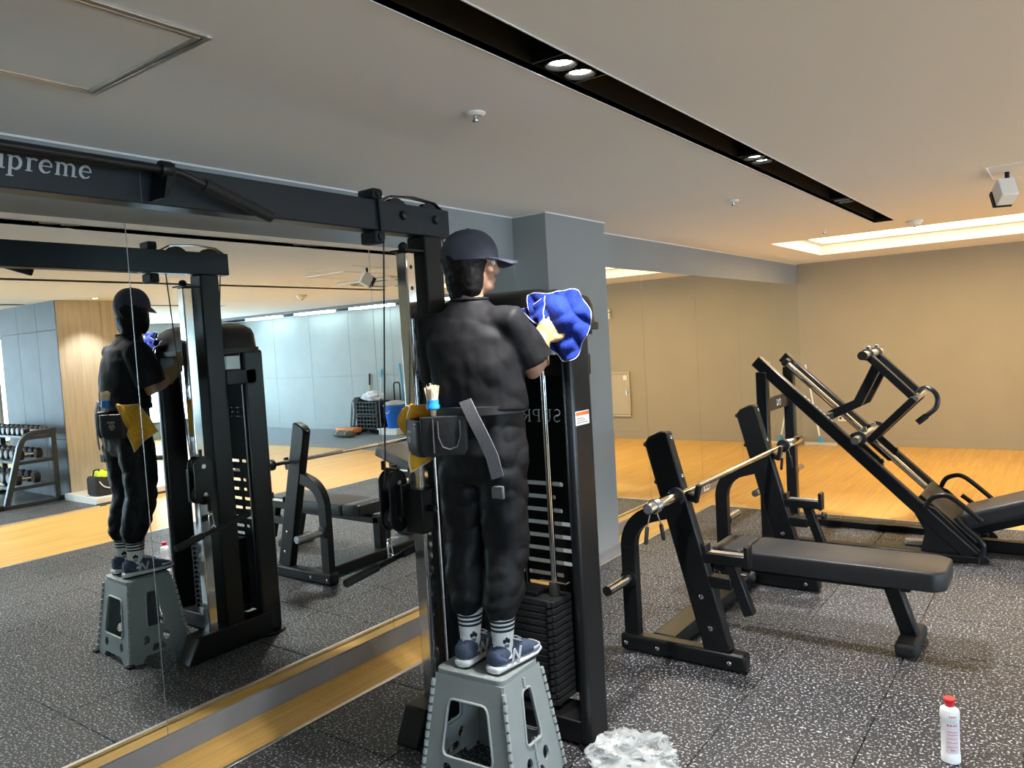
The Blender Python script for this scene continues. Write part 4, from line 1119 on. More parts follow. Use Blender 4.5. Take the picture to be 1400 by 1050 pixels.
bd.loft([ering((1.245, 2.135, 1.16), .150, .100, YAW), ering((1.245, 2.135, 1.27), .150, .100, YAW), ering((1.235, 2.14, 1.38), .128, .090, YAW), ering((1.225, 2.15, 1.52), .140, .098, YAW), ering((1.215, 2.155, 1.62), .150, .088, YAW), ering((1.205, 2.16, 1.68), .105, .065, YAW)])
for S_, E_, W_ in ((SR, ER, WR), (SL, EL, WL)):
    cc = V(1.21, 2.15, 1.645)
    bd.sweep([cc + (S_ - cc) * .5, S_, (S_ + E_) / 2, E_, E_ + (W_ - E_) * .35, W_, W_ + (W_ - E_) * .1], [.06, .052, .044, .038, .040, .026, .024], 14)
bd2 = MB()
fingers(bd, KR, WR, 1, None, NR, .92); fingers(bd, KL, WL, -1, None, NL, .92)
for H_, K_, A_, F_ in ((HPR, KNR, ANR, FD_R), (HPL, KNL, ANL, FD_L)):
    bd.sweep([H_ + V(0, 0, .06), H_, (H_ + K_) / 2, K_, K_ * .65 + A_ * .35 + V(0, -.008, 0), A_, V(A_.x, A_.y, SOLE + .05)], [.075, .082, .066, .050, .044, .030, .030], 16)
    f0 = V(A_.x, A_.y, SOLE + .035)
    bd.sweep([f0 - F_ * .035, f0, f0 + F_ * .09 - V(0, 0, .008), f0 + F_ * .15 - V(0, 0, .016), f0 + F_ * .165 - V(0, 0, .016)], [.022, .030, .026, .016, .010], 12, flat=1.15)
person = blob(bd, 'person', 'skin', None, .0055, 5, loc=(1.235, 2.12, SOLE))
tag(person, 'person in black T-shirt and navy cap on step stool, wiping the tower head', 'person')
PL = person

# eyes and lips
for s in (-1, 1):
    e = MB().ball(HC + HM @ V(s * .032, .074, .002), (.0115, .0115, .0115), 12).build('eye', 'sock_white', PL, smooth=180)
    MB().ball(HC + HM @ V(s * .032, .0825, .002), (.0055, .0045, .0055), 10, HM).build('iris', 'hair', e, smooth=180)
    MB().sweep([HC + HM @ V(s * .016, .085, .022), HC + HM @ V(s * .032, .086, .026), HC + HM @ V(s * .048, .077, .021)], [.003, .0035, .002], 6).build('eyebrow', 'hair', PL)

# hair: bob to the jaw
hr = MB()
hr.ball(HC + HM @ V(0, -.018, .012), (.086, .094, .100), 20, HM)
hr.ball(HC + HM @ V(0, -.040, -.055), (.074, .060, .075), 18, HM)
for s in (-1, 1): hr.ball(HC + HM @ V(s * .054, -.014, -.048), (.034, .050, .085), 14, HM)
hr.ball(HC + HM @ V(0, -.050, -.105), (.055, .040, .045), 14, HM)
hair = blob(hr, 'hair', 'hair', PL, .006, 3, .010, .03)
# cap
cp = MB(); rings = []
cc = HC + V(0, 0, .030) + HF * -.004
for k in range(9):
    a = k / 8 * PI / 2
    rings.append([cc + HM @ V(.092 * math.cos(a) ** .8 * math.cos(t_) if k < 8 else .004 * math.cos(t_), .106 * math.cos(a) ** .8 * math.sin(t_) if k < 8 else .004 * math.sin(t_), .100 * math.sin(a) - .004) for t_ in [2 * PI * j / 28 for j in range(28)]])
cp.loft([[p - V(0, 0, .016) for p in rings[0]]] + rings)
cap = cp.build('cap', 'cap_navy', PL, smooth=50)
vz = MB(); n = 14; up_, lo_ = [], []
pts_u = []
for j in range(n + 1):
    a = math.radians(22 + 136 * j / n)
    inner = V(.090 * math.cos(a), .104 * math.sin(a), -.012)
    outer_ = V(.086 * math.cos(a), .100 + .075 * math.sin(a) ** .7 + .0, -.022 - .016 * abs(math.cos(a)))
    pts_u.append((cc + HM @ inner, cc + HM @ ((inner + outer_) / 2 + V(0, 0, .004)), cc + HM @ outer_))
vs = []; fs = []
for tr in pts_u: vs += list(tr)
m0 = len(vs); vs += [p - V(0, 0, .004) for p in vs]
for j in range(n):
    for i in range(2):
        a = j * 3 + i; fs += [[a, a + 1, a + 4, a + 3], [m0 + a, m0 + a + 3, m0 + a + 4, m0 + a + 1]]
    fs += [[j * 3 + 2, m0 + j * 3 + 2, m0 + j * 3 + 5, j * 3 + 5], [j * 3, j * 3 + 3, m0 + j * 3 + 3, m0 + j * 3]]
fs += [[0, m0, m0 + 1, 1], [1, m0 + 1, m0 + 2, 2], [n * 3, n * 3 + 1, m0 + n * 3 + 1, m0 + n * 3], [n * 3 + 1, n * 3 + 2, m0 + n * 3 + 2, m0 + n * 3 + 1]]
vz.add(vs, fs); vz.build('visor', 'cap_navy', cap, smooth=40)
MB().ball(cc + V(0, 0, .097), (.008, .008, .004), 10).build('button', 'cap_navy', cap)

# shirt
sh = MB()
sh.loft([ering((1.245, 2.135, 1.345), .185, .128, YAW, 28), ering((1.243, 2.135, 1.42), .182, .126, YAW, 28), ering((1.235, 2.14, 1.52), .180, .126, YAW, 28), ering((1.222, 2.145, 1.60), .188, .118, YAW, 28),
         ering((1.215, 2.15, 1.66), .172, .098, YAW, 28), ering((1.208, 2.155, 1.70), .120, .078, YAW, 28), ering((1.203, 2.162, 1.728), .076, .066, YAW, 28), ering((1.203, 2.162, 1.742), .066, .060, YAW, 28)])
for S_, E_, k_ in ((SR, ER, .80), (SL, EL, .86)):
    cc_ = V(1.215, 2.15, 1.63); d = E_ - S_
    sh.sweep([cc_ + (S_ - cc_) * .4, S_ + V(0, 0, -.008), S_ + d * .4, S_ + d * k_], [.075, .074, .081, .089], 20)
shirt = blob(sh, 'shirt', 'shirt_black', PL, .006, 8, .022, .16)
d2 = shirt.modifiers.new('fine_folds', 'DISPLACE'); tx = bpy.data.textures.new('fine', 'CLOUDS'); tx.noise_type = 'HARD_NOISE'; tx.noise_scale = .11; tx.noise_depth = 0; d2.texture = tx; d2.strength = .007
MB().sweep([V(1.203, 2.162, 1.742) + q - V(1.203, 2.162, 1.742) for q in ering((1.203, 2.164, 1.742), .068, .062, YAW, 24)], .006, 8, closed=True).build('collar', 'shirt_black', shirt)

# trousers
tr = MB()
tr.loft([ering((1.245, 2.135, 1.375), .150, .104, YAW, 24), ering((1.245, 2.135, 1.30), .166, .116, YAW, 24), ering((1.246, 2.132, 1.20), .184, .126, YAW, 24), ering((1.246, 2.134, 1.12), .178, .112, YAW, 24), ering((1.244, 2.136, 1.08), .160, .09, YAW, 24)])
for H_, K_, A_ in ((HPR, KNR, ANR), (HPL, KNL, ANL)):
    cf = V(A_.x, A_.y, .615)
    tr.sweep([H_ + V(0, 0, .02), H_ + V(0, 0, -.06), (H_ + K_) / 2, K_, (K_ + cf) / 2 + V(0, -.008, 0), cf + V(0, 0, .045), cf + V(0, 0, .012), cf], [.085, .098, .092, .082, .079, .068, .054, .050], 20)
trousers = blob(tr, 'trousers', 'trouser_black', PL, .006, 8, .024, .15)
d2 = trousers.modifiers.new('fine_folds', 'DISPLACE'); tx = bpy.data.textures.new('fine2', 'CLOUDS'); tx.noise_type = 'HARD_NOISE'; tx.noise_scale = .085; tx.noise_depth = 0; d2.texture = tx; d2.strength = .011
MB().loft([ering((1.245, 2.135, 1.335), .166, .120, YAW, 28), ering((1.245, 2.135, 1.338), .176, .130, YAW, 28), ering((1.245, 2.135, 1.366), .174, .128, YAW, 28), ering((1.245, 2.135, 1.369), .162, .118, YAW, 28)]).build('belt', 'pouch', PL)
sp = MB().rsweep([(1.285, 2.008, 1.392), (1.315, 2.008, 1.335), (1.345, 2.017, 1.27), (1.370, 2.030, 1.20), (1.382, 2.040, 1.125)], .046, .006, (.92, .30, .29)).build('strap', 'webbing', PL, bevel=.001)
sp['label'] = 'grey reflective webbing strap on the right thigh'
MB().box(1.345, 1.395, 2.046, 2.058, 1.05, 1.095).build('mesh_patch', 'webbing', PL, bevel=.004)

# socks and shoes
for A_, F_, off in ((ANR, FD_R, 0), (ANL, FD_L, 1)):
    z0 = SOLE + .045
    sk = MB().loft([ering((A_.x, A_.y, z0), .038, .041, 0, 18), ering((A_.x, A_.y, z0 + .05), .0355, .039, 0, 18), ering((A_.x, A_.y + .004, z0 + .11), .042, .045, 0, 18), ering((A_.x, A_.y + .006, z0 + .165), .048, .052, 0, 18)]).build('sock', 'sock_white', PL)
    for k in range(3):
        zz = z0 + .098 + .016 * k; r = .0425 + .0016 * k
        MB().loft([ering((A_.x, A_.y + .004, zz), r - .002, r, 0, 18), ering((A_.x, A_.y + .004, zz), r + .0012, r + .003, 0, 18), ering((A_.x, A_.y + .004, zz + .008), r + .0018, r + .0036, 0, 18), ering((A_.x, A_.y + .004, zz + .008), r - .002, r, 0, 18)]).build('stripe', 'sock_stripe', sk)
    for sd in ((.86, -.5, 0), (-.9, -.44, 0)):
        d = Vector(sd).normalized(); w = V(-d.y, d.x, 0); c = V(A_.x, A_.y, z0 + .062) + d * .0365
        lg_ = MB()
        for a, b, h in ((0, .008, .011), (-.008, .003, .009), (.008, .003, .009)):
            lg_.ball(c + w * a + V(0, 0, b), (.006, .006, h), 8)
        for k in range(3): lg_.bar(c - w * .009 + V(0, 0, -.010 - .004 * k), c + w * .009 + V(0, 0, -.010 - .004 * k), .002, .0022)
        lg_.build('sock_mark', 'sock_stripe', sk)
    R_ = V(F_.y, -F_.x, 0)
    def L(f, r, z): return V(A_.x, A_.y, SOLE) + F_ * f + R_ * r + V(0, 0, z)
    def srow(f, w, zb, zt, n=16):
        out = []
        for k in range(n):
            a = 2 * PI * k / n; c, s_ = math.cos(a), math.sin(a)
            out.append(L(f, w * (abs(c) ** .7) * (1 if c > 0 else -1), (zb + zt) / 2 + (zt - zb) / 2 * (abs(s_) ** .7) * (1 if s_ > 0 else -1)))
        return out
    us = MB().loft([srow(-.062, .018, .03, .070), srow(-.056, .030, .022, .090), srow(-.03, .036, .02, .098), srow(.02, .038, .02, .098), srow(.06, .040, .02, .086), srow(.10, .046, .02, .070), srow(.15, .044, .02, .054), srow(.175, .034, .02, .042), srow(.188, .016, .022, .034)])
    shoe = blob(us, 'shoe', 'shoe_navy', PL, .004, 4)
    sb_ = MB().loft([srow(-.070, .022, .006, .030), srow(-.060, .034, .004, .034), srow(0, .038, .004, .030), srow(.08, .044, .004, .026), srow(.14, .047, .005, .024), srow(.185, .034, .008, .024), srow(.198, .016, .012, .024)]).build('sole', 'shoe_sole', shoe, smooth=60)
    MB().loft([srow(-.066, .024, 0, .007), srow(-.05, .034, 0, .007), srow(.08, .043, 0, .007), srow(.14, .046, 0, .008), srow(.186, .03, .002, .010)]).build('outsole', 'outsole', sb_)
    MB().loft([srow(-.0665, .016, .03, .088), srow(-.060, .030, .028, .086), srow(-.035, .0385, .03, .062), srow(-.02, .0385, .03, .05)])  .build('heel_counter', 'shoe_navy', shoe, smooth=60)
    MB().loft([srow(.12, .0475, .026, .050), srow(.15, .0455, .026, .047), srow(.18, .031, .024, .042), srow(.192, .014, .022, .034)]).build('toe_cap', 'shoe_grey', shoe, smooth=60)
    for s_ in (-1, 1):
        nb = MB()
        for (a, b) in (((.0, .03), (.012, .074)), ((.012, .074), (.036, .03)), ((.036, .03), (.050, .074))):
            nb.bar(L(a[0], s_ * .0405, a[1]), L(b[0], s_ * .0415, b[1]), .010, .004, up=R_)
        nb.build('side_letter', 'shoe_grey', shoe, bevel=.001)
    for k in range(5):
        f = .045 + .016 * k; zt = .094 - .0085 * k
        MB().sweep([L(f, -.022, zt - .006), L(f + .004, 0, zt + .002), L(f + .010, .022, zt - .006)], .0026, 6).build('lace', 'sock_white', shoe)
    for s_ in (-1, 1):
        MB().sweep([L(.045, 0, .097), L(.05, s_ * .02, .106), L(.065, s_ * .032, .094), L(.055, s_ * .018, .092), L(.045, 0, .097)], .0022, 6).build('lace_bow', 'sock_white', shoe)
    MB().sweep([L(-.052, s_ * .0, .098)] + [L(-.052 + .006, .012, .100), L(-.05, 0, .108)], .004, 6).build('heel_tab', 'shoe_grey', shoe)

# gloves
for K_, W_, E_, N_, s_ in ((KR, WR, ER, NR, 1), (KL, WL, EL, NL, -1)):
    gb = MB(); fingers(gb, K_, W_, s_, None, N_, 1.12)
    d = (W_ - E_).normalized()
    gb.sweep([W_ + d * .02, W_, W_ - d * .05, W_ - d * .085], [.031, .033, .039, .043], 16)
    g = blob(gb, 'glove', 'glove', PL, .0045, 4, .008, .03)
    g['label'] = 'beige rubber glove'
    MB().sweep([W_ - d * .083 + q for q in [(d.orthogonal().normalized() * (.0425 * math.cos(a)) + d.cross(d.orthogonal().normalized()) * (.0425 * math.sin(a))) for a in [2 * PI * k / 20 for k in range(20)]]], .0028, 6, closed=True).build('cuff', 'glove', g)

# ------------------------------------------------------------------ what the person carries
def sheet(corners, nu, nv, fn, thick, name, material, hem, hem_name, loc, hr_=.003):
    TL, TR, BR, BL = corners; vs = []; fs = []
    for j in range(nv + 1):
        for i in range(nu + 1):
            u = i / nu; v = j / nv
            p = (TL * (1 - u) + TR * u) * (1 - v) + (BL * (1 - u) + BR * u) * v
            vs.append(p + fn(u, v))
    for j in range(nv):
        for i in range(nu):
            a = j * (nu + 1) + i; fs.append([a, a + 1, a + nu + 2, a + nu + 1])
    b = MB().add(vs, fs); o = b.build(name, material, None, loc=loc, smooth=180)
    s = o.modifiers.new('solid', 'SOLIDIFY'); s.thickness = thick; s.offset = 0
    ss = o.modifiers.new('sub', 'SUBSURF'); ss.levels = 1; ss.render_levels = 1
    border = [vs[i] for i in range(nu + 1)] + [vs[j * (nu + 1) + nu] for j in range(1, nv + 1)] + [vs[nv * (nu + 1) + i] for i in range(nu - 1, -1, -1)] + [vs[j * (nu + 1)] for j in range(nv - 1, 0, -1)]
    MB().sweep(border, hr_, 6, closed=True).build('hem', hem, o)
    return o
TCN, TA, TB = V(1.437, 2.398, 1.640), V(.104, .030, .012), V(-.022, .006, .128)
def tf(u, v):
    a = 2 * u - 1; b = 1 - 2 * v
    da = a * math.sqrt(1 - b * b * .34); db = b * math.sqrt(1 - a * a * .34)
    th = math.atan2(db, da); rr = math.hypot(da, db)
    k = 1 + rr * rr * (.10 * math.sin(3 * th + .6) + .05 * math.sin(5 * th + 2.0) + .02 * math.sin(9 * th))
    da *= k; db *= k
    g = math.exp(-((a - .05) ** 2 / .34 + (b - .15) ** 2 / .45))
    out = V(.45, -.89, .08)
    w1 = da * 1.2 + db * .9 + .35 * noise.noise(V(da * 1.6, db * 1.6, 2))
    w2 = da * .7 - db * 1.3 + .30 * noise.noise(V(da * 1.8, db * 1.8, 6))
    f = .022 * (abs(math.sin(3.0 * w1 + .4)) - .5) + .007 * (abs(math.sin(4.0 * w2 + .8)) - .5) + .006 * noise.noise(V(da * 4, db * 4, 5))
    edge = max(0, -a) * max(0, -b)
    return TCN + TA * da + TB * db + out * (.058 * g - .012 + f) + V(.050, .02, 0) * edge
tw = sheet([V(0, 0, 0)] * 4, 34, 34, tf, .007, 'towel', 'towel_blue', 'hem_white', 'hem', (1.43, 2.38, 1.6), .0015)
tag(tw, 'royal blue terry towel with white hem in the gloved right hand', 'towel')
def tf2(u, v):
    return V(.2, -.6, 0) * (.012 * math.sin(7 * u + 3) + .008 * math.sin(12 * v)) + V(0, 0, -.01 * math.sin(PI * u))
fl_ = sheet([V(1.268, 2.392, 1.705), V(1.39, 2.378, 1.745), V(1.395, 2.345, 1.655), V(1.345, 2.362, 1.650)], 12, 10, tf2, .006, 'towel_flap', 'towel_blue', 'hem_white', 'hem', (1.43, 2.38, 1.6), .0015)
fl_.parent = tw; fl_.location = (0, 0, 0)

# yellow cloth over the belt at the hip
def yf(u, v): return V(-1, -.2, 0) * (.018 * math.sin(5 * u + 2 * v) + .010 * math.sin(9 * v + 3 * u) + .02 * math.sin(PI * u) * (1 - v))
yc = sheet([V(1.045, 1.985, 1.372), V(1.030, 2.105, 1.368), V(1.005, 2.175, 1.215), V(1.010, 2.035, 1.125)], 16, 16, yf, .009, 'cleaning_cloth', 'cloth_yellow', 'hem_cream', 'hem', (1.02, 2.08, 1.13))
tag(yc, 'mustard yellow cleaning cloth hanging from the belt beside tool pouch', 'cloth')
y2 = sheet([V(1.055, 1.995, 1.38), V(1.00, 2.00, 1.36), V(.985, 2.02, 1.27), V(1.02, 2.02, 1.24)], 8, 10, lambda u, v: V(-.02 * math.sin(PI * v), -.01 * math.sin(PI * v), 0), .012, 'folded_edge', 'cloth_yellow', 'cloth_yellow', 'hem', (1.02, 2.08, 1.13), .006)
y2.parent = yc; y2.location = (0, 0, 0)

# tool pouch
t = thing('tool_pouch', 'black two-pocket tool pouch worn at the left hip', 'tool pouch', (1.14, 1.985, 1.195))
pl = rpoly([(1.000, 2.000), (1.130, 1.925), (1.175, 1.985), (1.10, 2.055), (1.03, 2.06)], .025, 3)
def pouch_ring(poly, z, k, c=(1.10, 2.00)): return [V(c[0] + (a - c[0]) * k, c[1] + (b - c[1]) * k, z) for a, b in poly]
MB().loft([pouch_ring(pl, 1.198, .78), pouch_ring(pl, 1.215, .95), pouch_ring(pl, 1.25, 1.02), pouch_ring(pl, 1.325, 1.0), pouch_ring(pl, 1.327, .90), pouch_ring(pl, 1.30, .88)]).build('main_pocket', 'pouch', t, smooth=50)
p2 = rpoly([(1.140, 1.925), (1.285, 2.015), (1.265, 2.045), (1.12, 1.985)], .015, 3)
sp_ = MB().loft([pouch_ring(p2, 1.205, .86, (1.2, 1.99)), pouch_ring(p2, 1.225, 1.0, (1.2, 1.99)), pouch_ring(p2, 1.338, 1.0, (1.2, 1.99)), pouch_ring(p2, 1.339, .9, (1.2, 1.99))]).build('side_pocket', 'pouch', t, smooth=50)
n_ = V(.53, -.85, 0); u_ = V(.85, .53, 0); c_ = V(1.230, 1.9785, 1.0)
def onp(a, z, h=.004): return c_ + u_ * a + n_ * h + V(0, 0, z)
MB().sweep([onp(-.038, .325), onp(-.038, .27), onp(-.025, .235), onp(0, .225), onp(.025, .235), onp(.038, .27), onp(.038, .325)], .0035, 8).build('piping', 'stitch', sp_)
MB().sweep([onp(-.055, .335), onp(-.055, .215)], .0035, 8).build('seam', 'stitch', sp_)
MB().box(1.255, 1.275, 2.03, 2.05, 1.22, 1.36).build('belt_loop', 'webbing', t)
ln = V(-.50, -.866, 0); lu = V(.866, -.50, 0); lc = V(1.062, 1.964, 1.262)
lg_ = MB().sweep([lc + ln * .004 + lu * (.015 * math.cos(a)) + V(0, 0, .015 * math.sin(a)) for a in [2 * PI * k / 20 for k in range(20)]], .0014, 6, closed=True)
for a in (30, 150, 270):
    a = math.radians(a); lg_.bar(lc + ln * .004, lc + ln * .004 + lu * (.011 * math.cos(a)) + V(0, 0, .011 * math.sin(a)), .006, .002, up=ln)
for k in range(4): lg_.bar(lc + ln * .004 + lu * (-.017 + .0105 * k) + V(0, 0, .024), lc + ln * .004 + lu * (-.010 + .0105 * k) + V(0, 0, .024), .009, .002, up=ln)
lg_.build('printed_logo', 'print_silver', t)
rv = MB()
for k in range(2): rv.lathe(V(1.115, 1.935, 1.315 - .012 * k) + ln * .002, [(.003, 0), (.003, .003)], 8, axis=ln)
rv.build('rivet', 'steel', t)
t = thing('paint_brush', 'round natural bristle brush with blue ferrule standing in the tool pouch', 'brush', (1.155, 1.985, 1.25))
MB().sweep([(1.153, 1.990, 1.25), (1.155, 1.988, 1.34), (1.156, 1.987, 1.375)], [.008, .010, .013], 12).build('handle', 'pine', t)
MB().lathe((1.156, 1.987, 1.362), [(.021, 0), (.024, .004), (.024, .012), (.0215, .016), (.0215, .034), (.020, .036)], 18).build('ferrule', 'brush_blue', t)
br = MB()
for k in range(70):
    a = random.uniform(0, 2 * PI); r = .019 * math.sqrt(random.random()); rr = r * random.uniform(1.0, 1.5)
    br.cyl((1.156 + r * math.cos(a), 1.987 + r * math.sin(a), 1.395), (1.156 + rr * math.cos(a), 1.987 + rr * math.sin(a), 1.443 + random.uniform(-.008, .006)), .0022, .0014, 5)
br.lathe((1.156, 1.987, 1.39), [(.018, 0), (.020, .03), (.016, .045)], 14)
o = br.build('bristles', 'bristle', t); o['kind'] = 'stuff'

# ================================================================== SMALL THINGS ON THE FLOOR
t = thing('cleaner_bottle', 'white plastic cleaner bottle with red cap standing on the rubber floor', 'bottle', (2.589, 3.02, 0))
pr = [(.026, 0), (.030, .004), (.0305, .028), (.0285, .032), (.0285, .155), (.0305, .160), (.0305, .182), (.028, .194), (.016, .202), (.014, .206)]
MB().lathe((2.589, 3.02, 0), pr, 28, sx=1.05, sy=.95).build('body', 'bottle_white', t)
MB().lathe((2.589, 3.02, .202), [(.0135, 0), (.0155, .003), (.0175, .022), (.0195, .027), (.018, .030)], 20).build('cap', 'cap_red', t)
def on_bottle(a, z, r=.0291):
    an = math.radians(-70 + a); return V(2.589 + r * 1.05 * math.cos(an), 3.02 + r * .95 * math.sin(an), z)
lb = MB(); n = 10
vs = [on_bottle(-42 + 84 * i / n, z) for z in (.042, .150) for i in range(n + 1)]
lb.add(vs, [[i, i + 1, n + 2 + i, n + 1 + i] for i in range(n)]); lbo = lb.build('label_print', 'label_pink', t)
tx_ = MB()
for z, a0, a1, h in ((.140, -32, 30, .006), (.172, -18, 22, .006), (.118, -30, 34, .0018), (.108, -30, 34, .0018), (.094, -30, 30, .0018), (.080, -32, 33, .0018), (.064, -30, 33, .0018), (.052, -12, 14, .003)):
    k = 10
    for i in range(k):
        if h > .003 and i % 3 == 2: continue
        r = .0296 if z < .16 else .0312
        b0 = a0 + (a1 - a0) * i / k; b1 = a0 + (a1 - a0) * (i + .8) / k
        tx_.add([on_bottle(b0, z, r), on_bottle(b1, z, r), on_bottle(b1, z + h, r), on_bottle(b0, z + h, r)], [[0, 1, 2, 3]])
tx_.build('print_lines', 'print_red', lbo)

bm2 = bmesh.new(); bmesh.ops.create_icosphere(bm2, subdivisions=5, radius=1)
for v in bm2.verts:
    p = v.co.copy()
    nn = noise.noise(p * 1.4) * .30 + (.22 - abs(noise.noise(p * 1.7 + V(3, 1, 7)))) * .85 + (.2 - abs(noise.noise(p * 3.4 + V(1, 5, 2)))) * .30
    r = 1 + nn
    v.co = V(p.x * r * .150, p.y * r * .105, max(-.048, p.z * r * .085))
    v.co += V(.0, 0, .048)
me = bpy.data.meshes.new('plastic_bag'); bm2.to_mesh(me); bm2.free()
o = link('plastic_bag', me, 'poly_film', None, (1.665, 2.40, .001), smooth=60); o.rotation_euler = (0, 0, .6)
tag(o, 'crumpled clear plastic bag on the floor beside the tower foot', 'plastic bag')

# mop in the far corner
t = thing('floor_squeegee', 'white floor squeegee leaning in the far room corner', 'squeegee', (.26, 10.5, FZ))
MB().sweep([(.26, 10.49, .05), (.075, 10.585, 1.06)], .011, 10).build('pole', 'white_plastic', t)
MB().box(.06, .46, 10.455, 10.52, FZ, .03).build('blade', 'clear_plastic', t, bevel=.006)
MB().prism([(.22, .03), (.30, .03), (.27, .12), (.25, .12)], lambda a, b, d: V(a, 10.485 + d, b), -.015, .015).build('socket', 'broom_blue', t, bevel=.003)

# far wall fittings
t = thing('outlet', 'white wall outlet low on the far wall behind leg press', 'outlet', (.52, RY1, .34))
MB().box(.46, .58, RY1 - .010, RY1, .30, .38).build('plate', 'white_plastic', t, bevel=.003)
for x in (.49, .55): MB().lathe((x, RY1 - .012, .34), [(.018, 0), (.018, .004)], 14, axis=(0, 1, 0)).build('socket', 'print_dark', t)
t = thing('outlet', 'small white outlet set in baseboard below the far mirrors', 'outlet', (.012, 7.17, .04))
MB().box(.012, .020, 7.10, 7.24, .005, .078).build('plate', 'white_plastic', t, bevel=.002)
for y in (7.14, 7.20): MB().lathe((.020, y, .042), [(.018, 0), (.018, .002)], 12, axis=(1, 0, 0)).build('socket', 'print_dark', t)
t = thing('electric_panel', 'beige metal electric panel box on the far wall, in the mirror', 'electric panel', (2.78, RY1, .33))
ring(MB(), 2.56, 3.02, .33, 1.03, .03, -.035, 0)
fr = MB(); x0, x1, z0, z1 = 2.56, 3.02, .33, 1.03
fr.box(x0, x1, RY1 - .03, RY1, z0, z0 + .03).box(x0, x1, RY1 - .03, RY1, z1 - .03, z1).box(x0, x0 + .03, RY1 - .03, RY1, z0 + .03, z1 - .03).box(x1 - .03, x1, RY1 - .03, RY1, z0 + .03, z1 - .03)
fr.build('frame', 'panel_beige', t, bevel=.003)
dr = MB().box(x0 + .034, x1 - .034, RY1 - .022, RY1, z0 + .034, z1 - .034).build('door', 'panel_beige', t, bevel=.003)
MB().box(x0 + .05, x0 + .07, RY1 - .034, RY1 - .022, .66, .73).build('handle', 'steel', dr)
MB().box(x0 + .05, x0 + .11, RY1 - .0235, RY1 - .022, .90, .97).build('sticker', 'sticker_white', dr)
t = thing('emergency_light', 'white twin-lamp emergency light on the far wall, in the mirror', 'emergency light', (2.90, RY1, 1.86))
MB().box(2.84, 2.98, RY1 - .05, RY1, 1.85, 1.95).build('case', 'white_plastic', t, bevel=.006)
for x in (2.87, 2.95): MB().lathe((x, RY1 - .03, 1.985), [(.03, -.02), (.034, 0), (.03, .02)], 16, axis=(0, 1, 0)).build('lamp_head', 'white_plastic', t)

# ================================================================== ACROSS THE ROOM (seen in the mirror)
t = thing('dumbbell_rack', 'black three-tier dumbbell rack with curved end frames, in the mirror', 'dumbbell rack', (7.65, 3.85, 0))
for x in (6.92, 8.40):
    fr = MB().rsweep([(x, 3.56, .03), (x, 3.745, .69), (x, 3.775, .76), (x, 3.825, .81), (x, 3.895, .84), (x, 4.00, .85), (x, 4.15, .852)], .055, .06, (1, 0, 0)).build('front_leg', 'rack_steel', t, bevel=.006)
    MB().box(x - .027, x + .027, 4.085, 4.145, .03, .84).build('rear_post', 'rack_steel', t, bevel=.006)
    MB().box(x - .03, x + .03, 3.46, 4.17, .0, .045).build('foot', 'rack_steel', t, bevel=.006)
    for y in (3.49, 4.14): MB().box(x - .04, x + .04, y - .035, y + .035, 0, .06).build('foot_cap', 'black_rubber', t, bevel=.012)
SH = [(.815, 3.84, 4.09), (.535, 3.70, 4.07), (.245, 3.62, 4.05)]
for z, y0, y1 in SH:
    for y in (y0, y1 - .05):
        MB().box(6.92, 8.40, y, y + .05, z - .035, z - .004).build('shelf_rail', 'rack_steel', t, bevel=.004)
    for x in (6.92, 8.40):
        MB().box(x - .024, x + .024, y0 - .02, 4.10, z - .045, z - .006).build('shelf_end', 'rack_steel', t, bevel=.004)
ORD = ['first', 'second', 'third', 'fourth', 'fifth', 'sixth', 'seventh', 'eighth', 'ninth', 'tenth']
def dumbbell(r, label, group):
    t = thing('dumbbell', label, 'dumbbell', (0, 0, 0), group)
    MB().sweep([(0, -.07, 0), (0, 0, 0), (0, .07, 0)], [.013, .0155, .013], 12).build('handle', 'chrome', t)
    for s in (-1, 1):
        h = MB().lathe((0, s * .065, 0), [(r * .8, 0), (r, .012), (r, .055), (r * .82, .068)], 12, axis=(0, s, 0)).build('head', 'cyl_iron', t, smooth=25)
        MB().lathe((0, s * .133, 0), [(r * .72, 0), (r * .70, .002)], 16, axis=(0, s, 0)).build('head_face', 'iron_face', h)
    return t
for (z, y0, y1), n, r, word, pos in zip(SH, (10, 9, 8), (.052, .062, .072), ('small', 'medium', 'large'), ('top', 'middle', 'bottom')):
    yc_ = (y0 + y1) / 2; g = f'dumbbells on the {pos} tier of the rack'
    proto = None
    for k in range(n):
        lab = f'{word} black dumbbell on the {pos} rack tier, {ORD[k]} from the wood wall end'
        if proto is None: proto = d = dumbbell(r, lab, g)
        else: d = copy_tree(proto); d['label'] = lab
        d.location = (7.03 + (8.28 - 7.03) * k / (n - 1), yc_, z - .004 + r)

# sports bag and jars on the ledge
t = thing('sports_bag', 'black sports bag with neon yellow flap on the ledge, in the mirror', 'bag', (6.28, 4.42, .075))
def bag_ring(k, z): return [V(6.28 + a * k, 4.40 + b * k, z) for a, b in rrect(-.13, .13, -.19, .19, .05, 4)]
MB().loft([bag_ring(.93, .076), bag_ring(1, .10), bag_ring(1.0, .27), bag_ring(.92, .30)]).build('body', 'bag_black', t, smooth=50)
fp = MB().loft([[V(6.28 + a * k, 4.42 + b * k, z) for a, b in rrect(-.12, .12, -.15, .17, .04, 3)] for k, z in ((1.02, .285), (1.03, .305), (.9, .345), (.7, .355))]).build('flap', 'neon', t, smooth=50)
for k in range(3): MB().box(6.17 + .04 * k, 6.185 + .04 * k, 4.36, 4.52, .346 + .006 * k, .352 + .006 * k).build('flap_seam', 'bag_black', fp)
MB().sweep(spline([(6.15, 4.25, .25), (6.14, 4.29, .19), (6.14, 4.36, .16), (6.145, 4.42, .165)]), .007, 8).build('strap', 'hem_white', t)
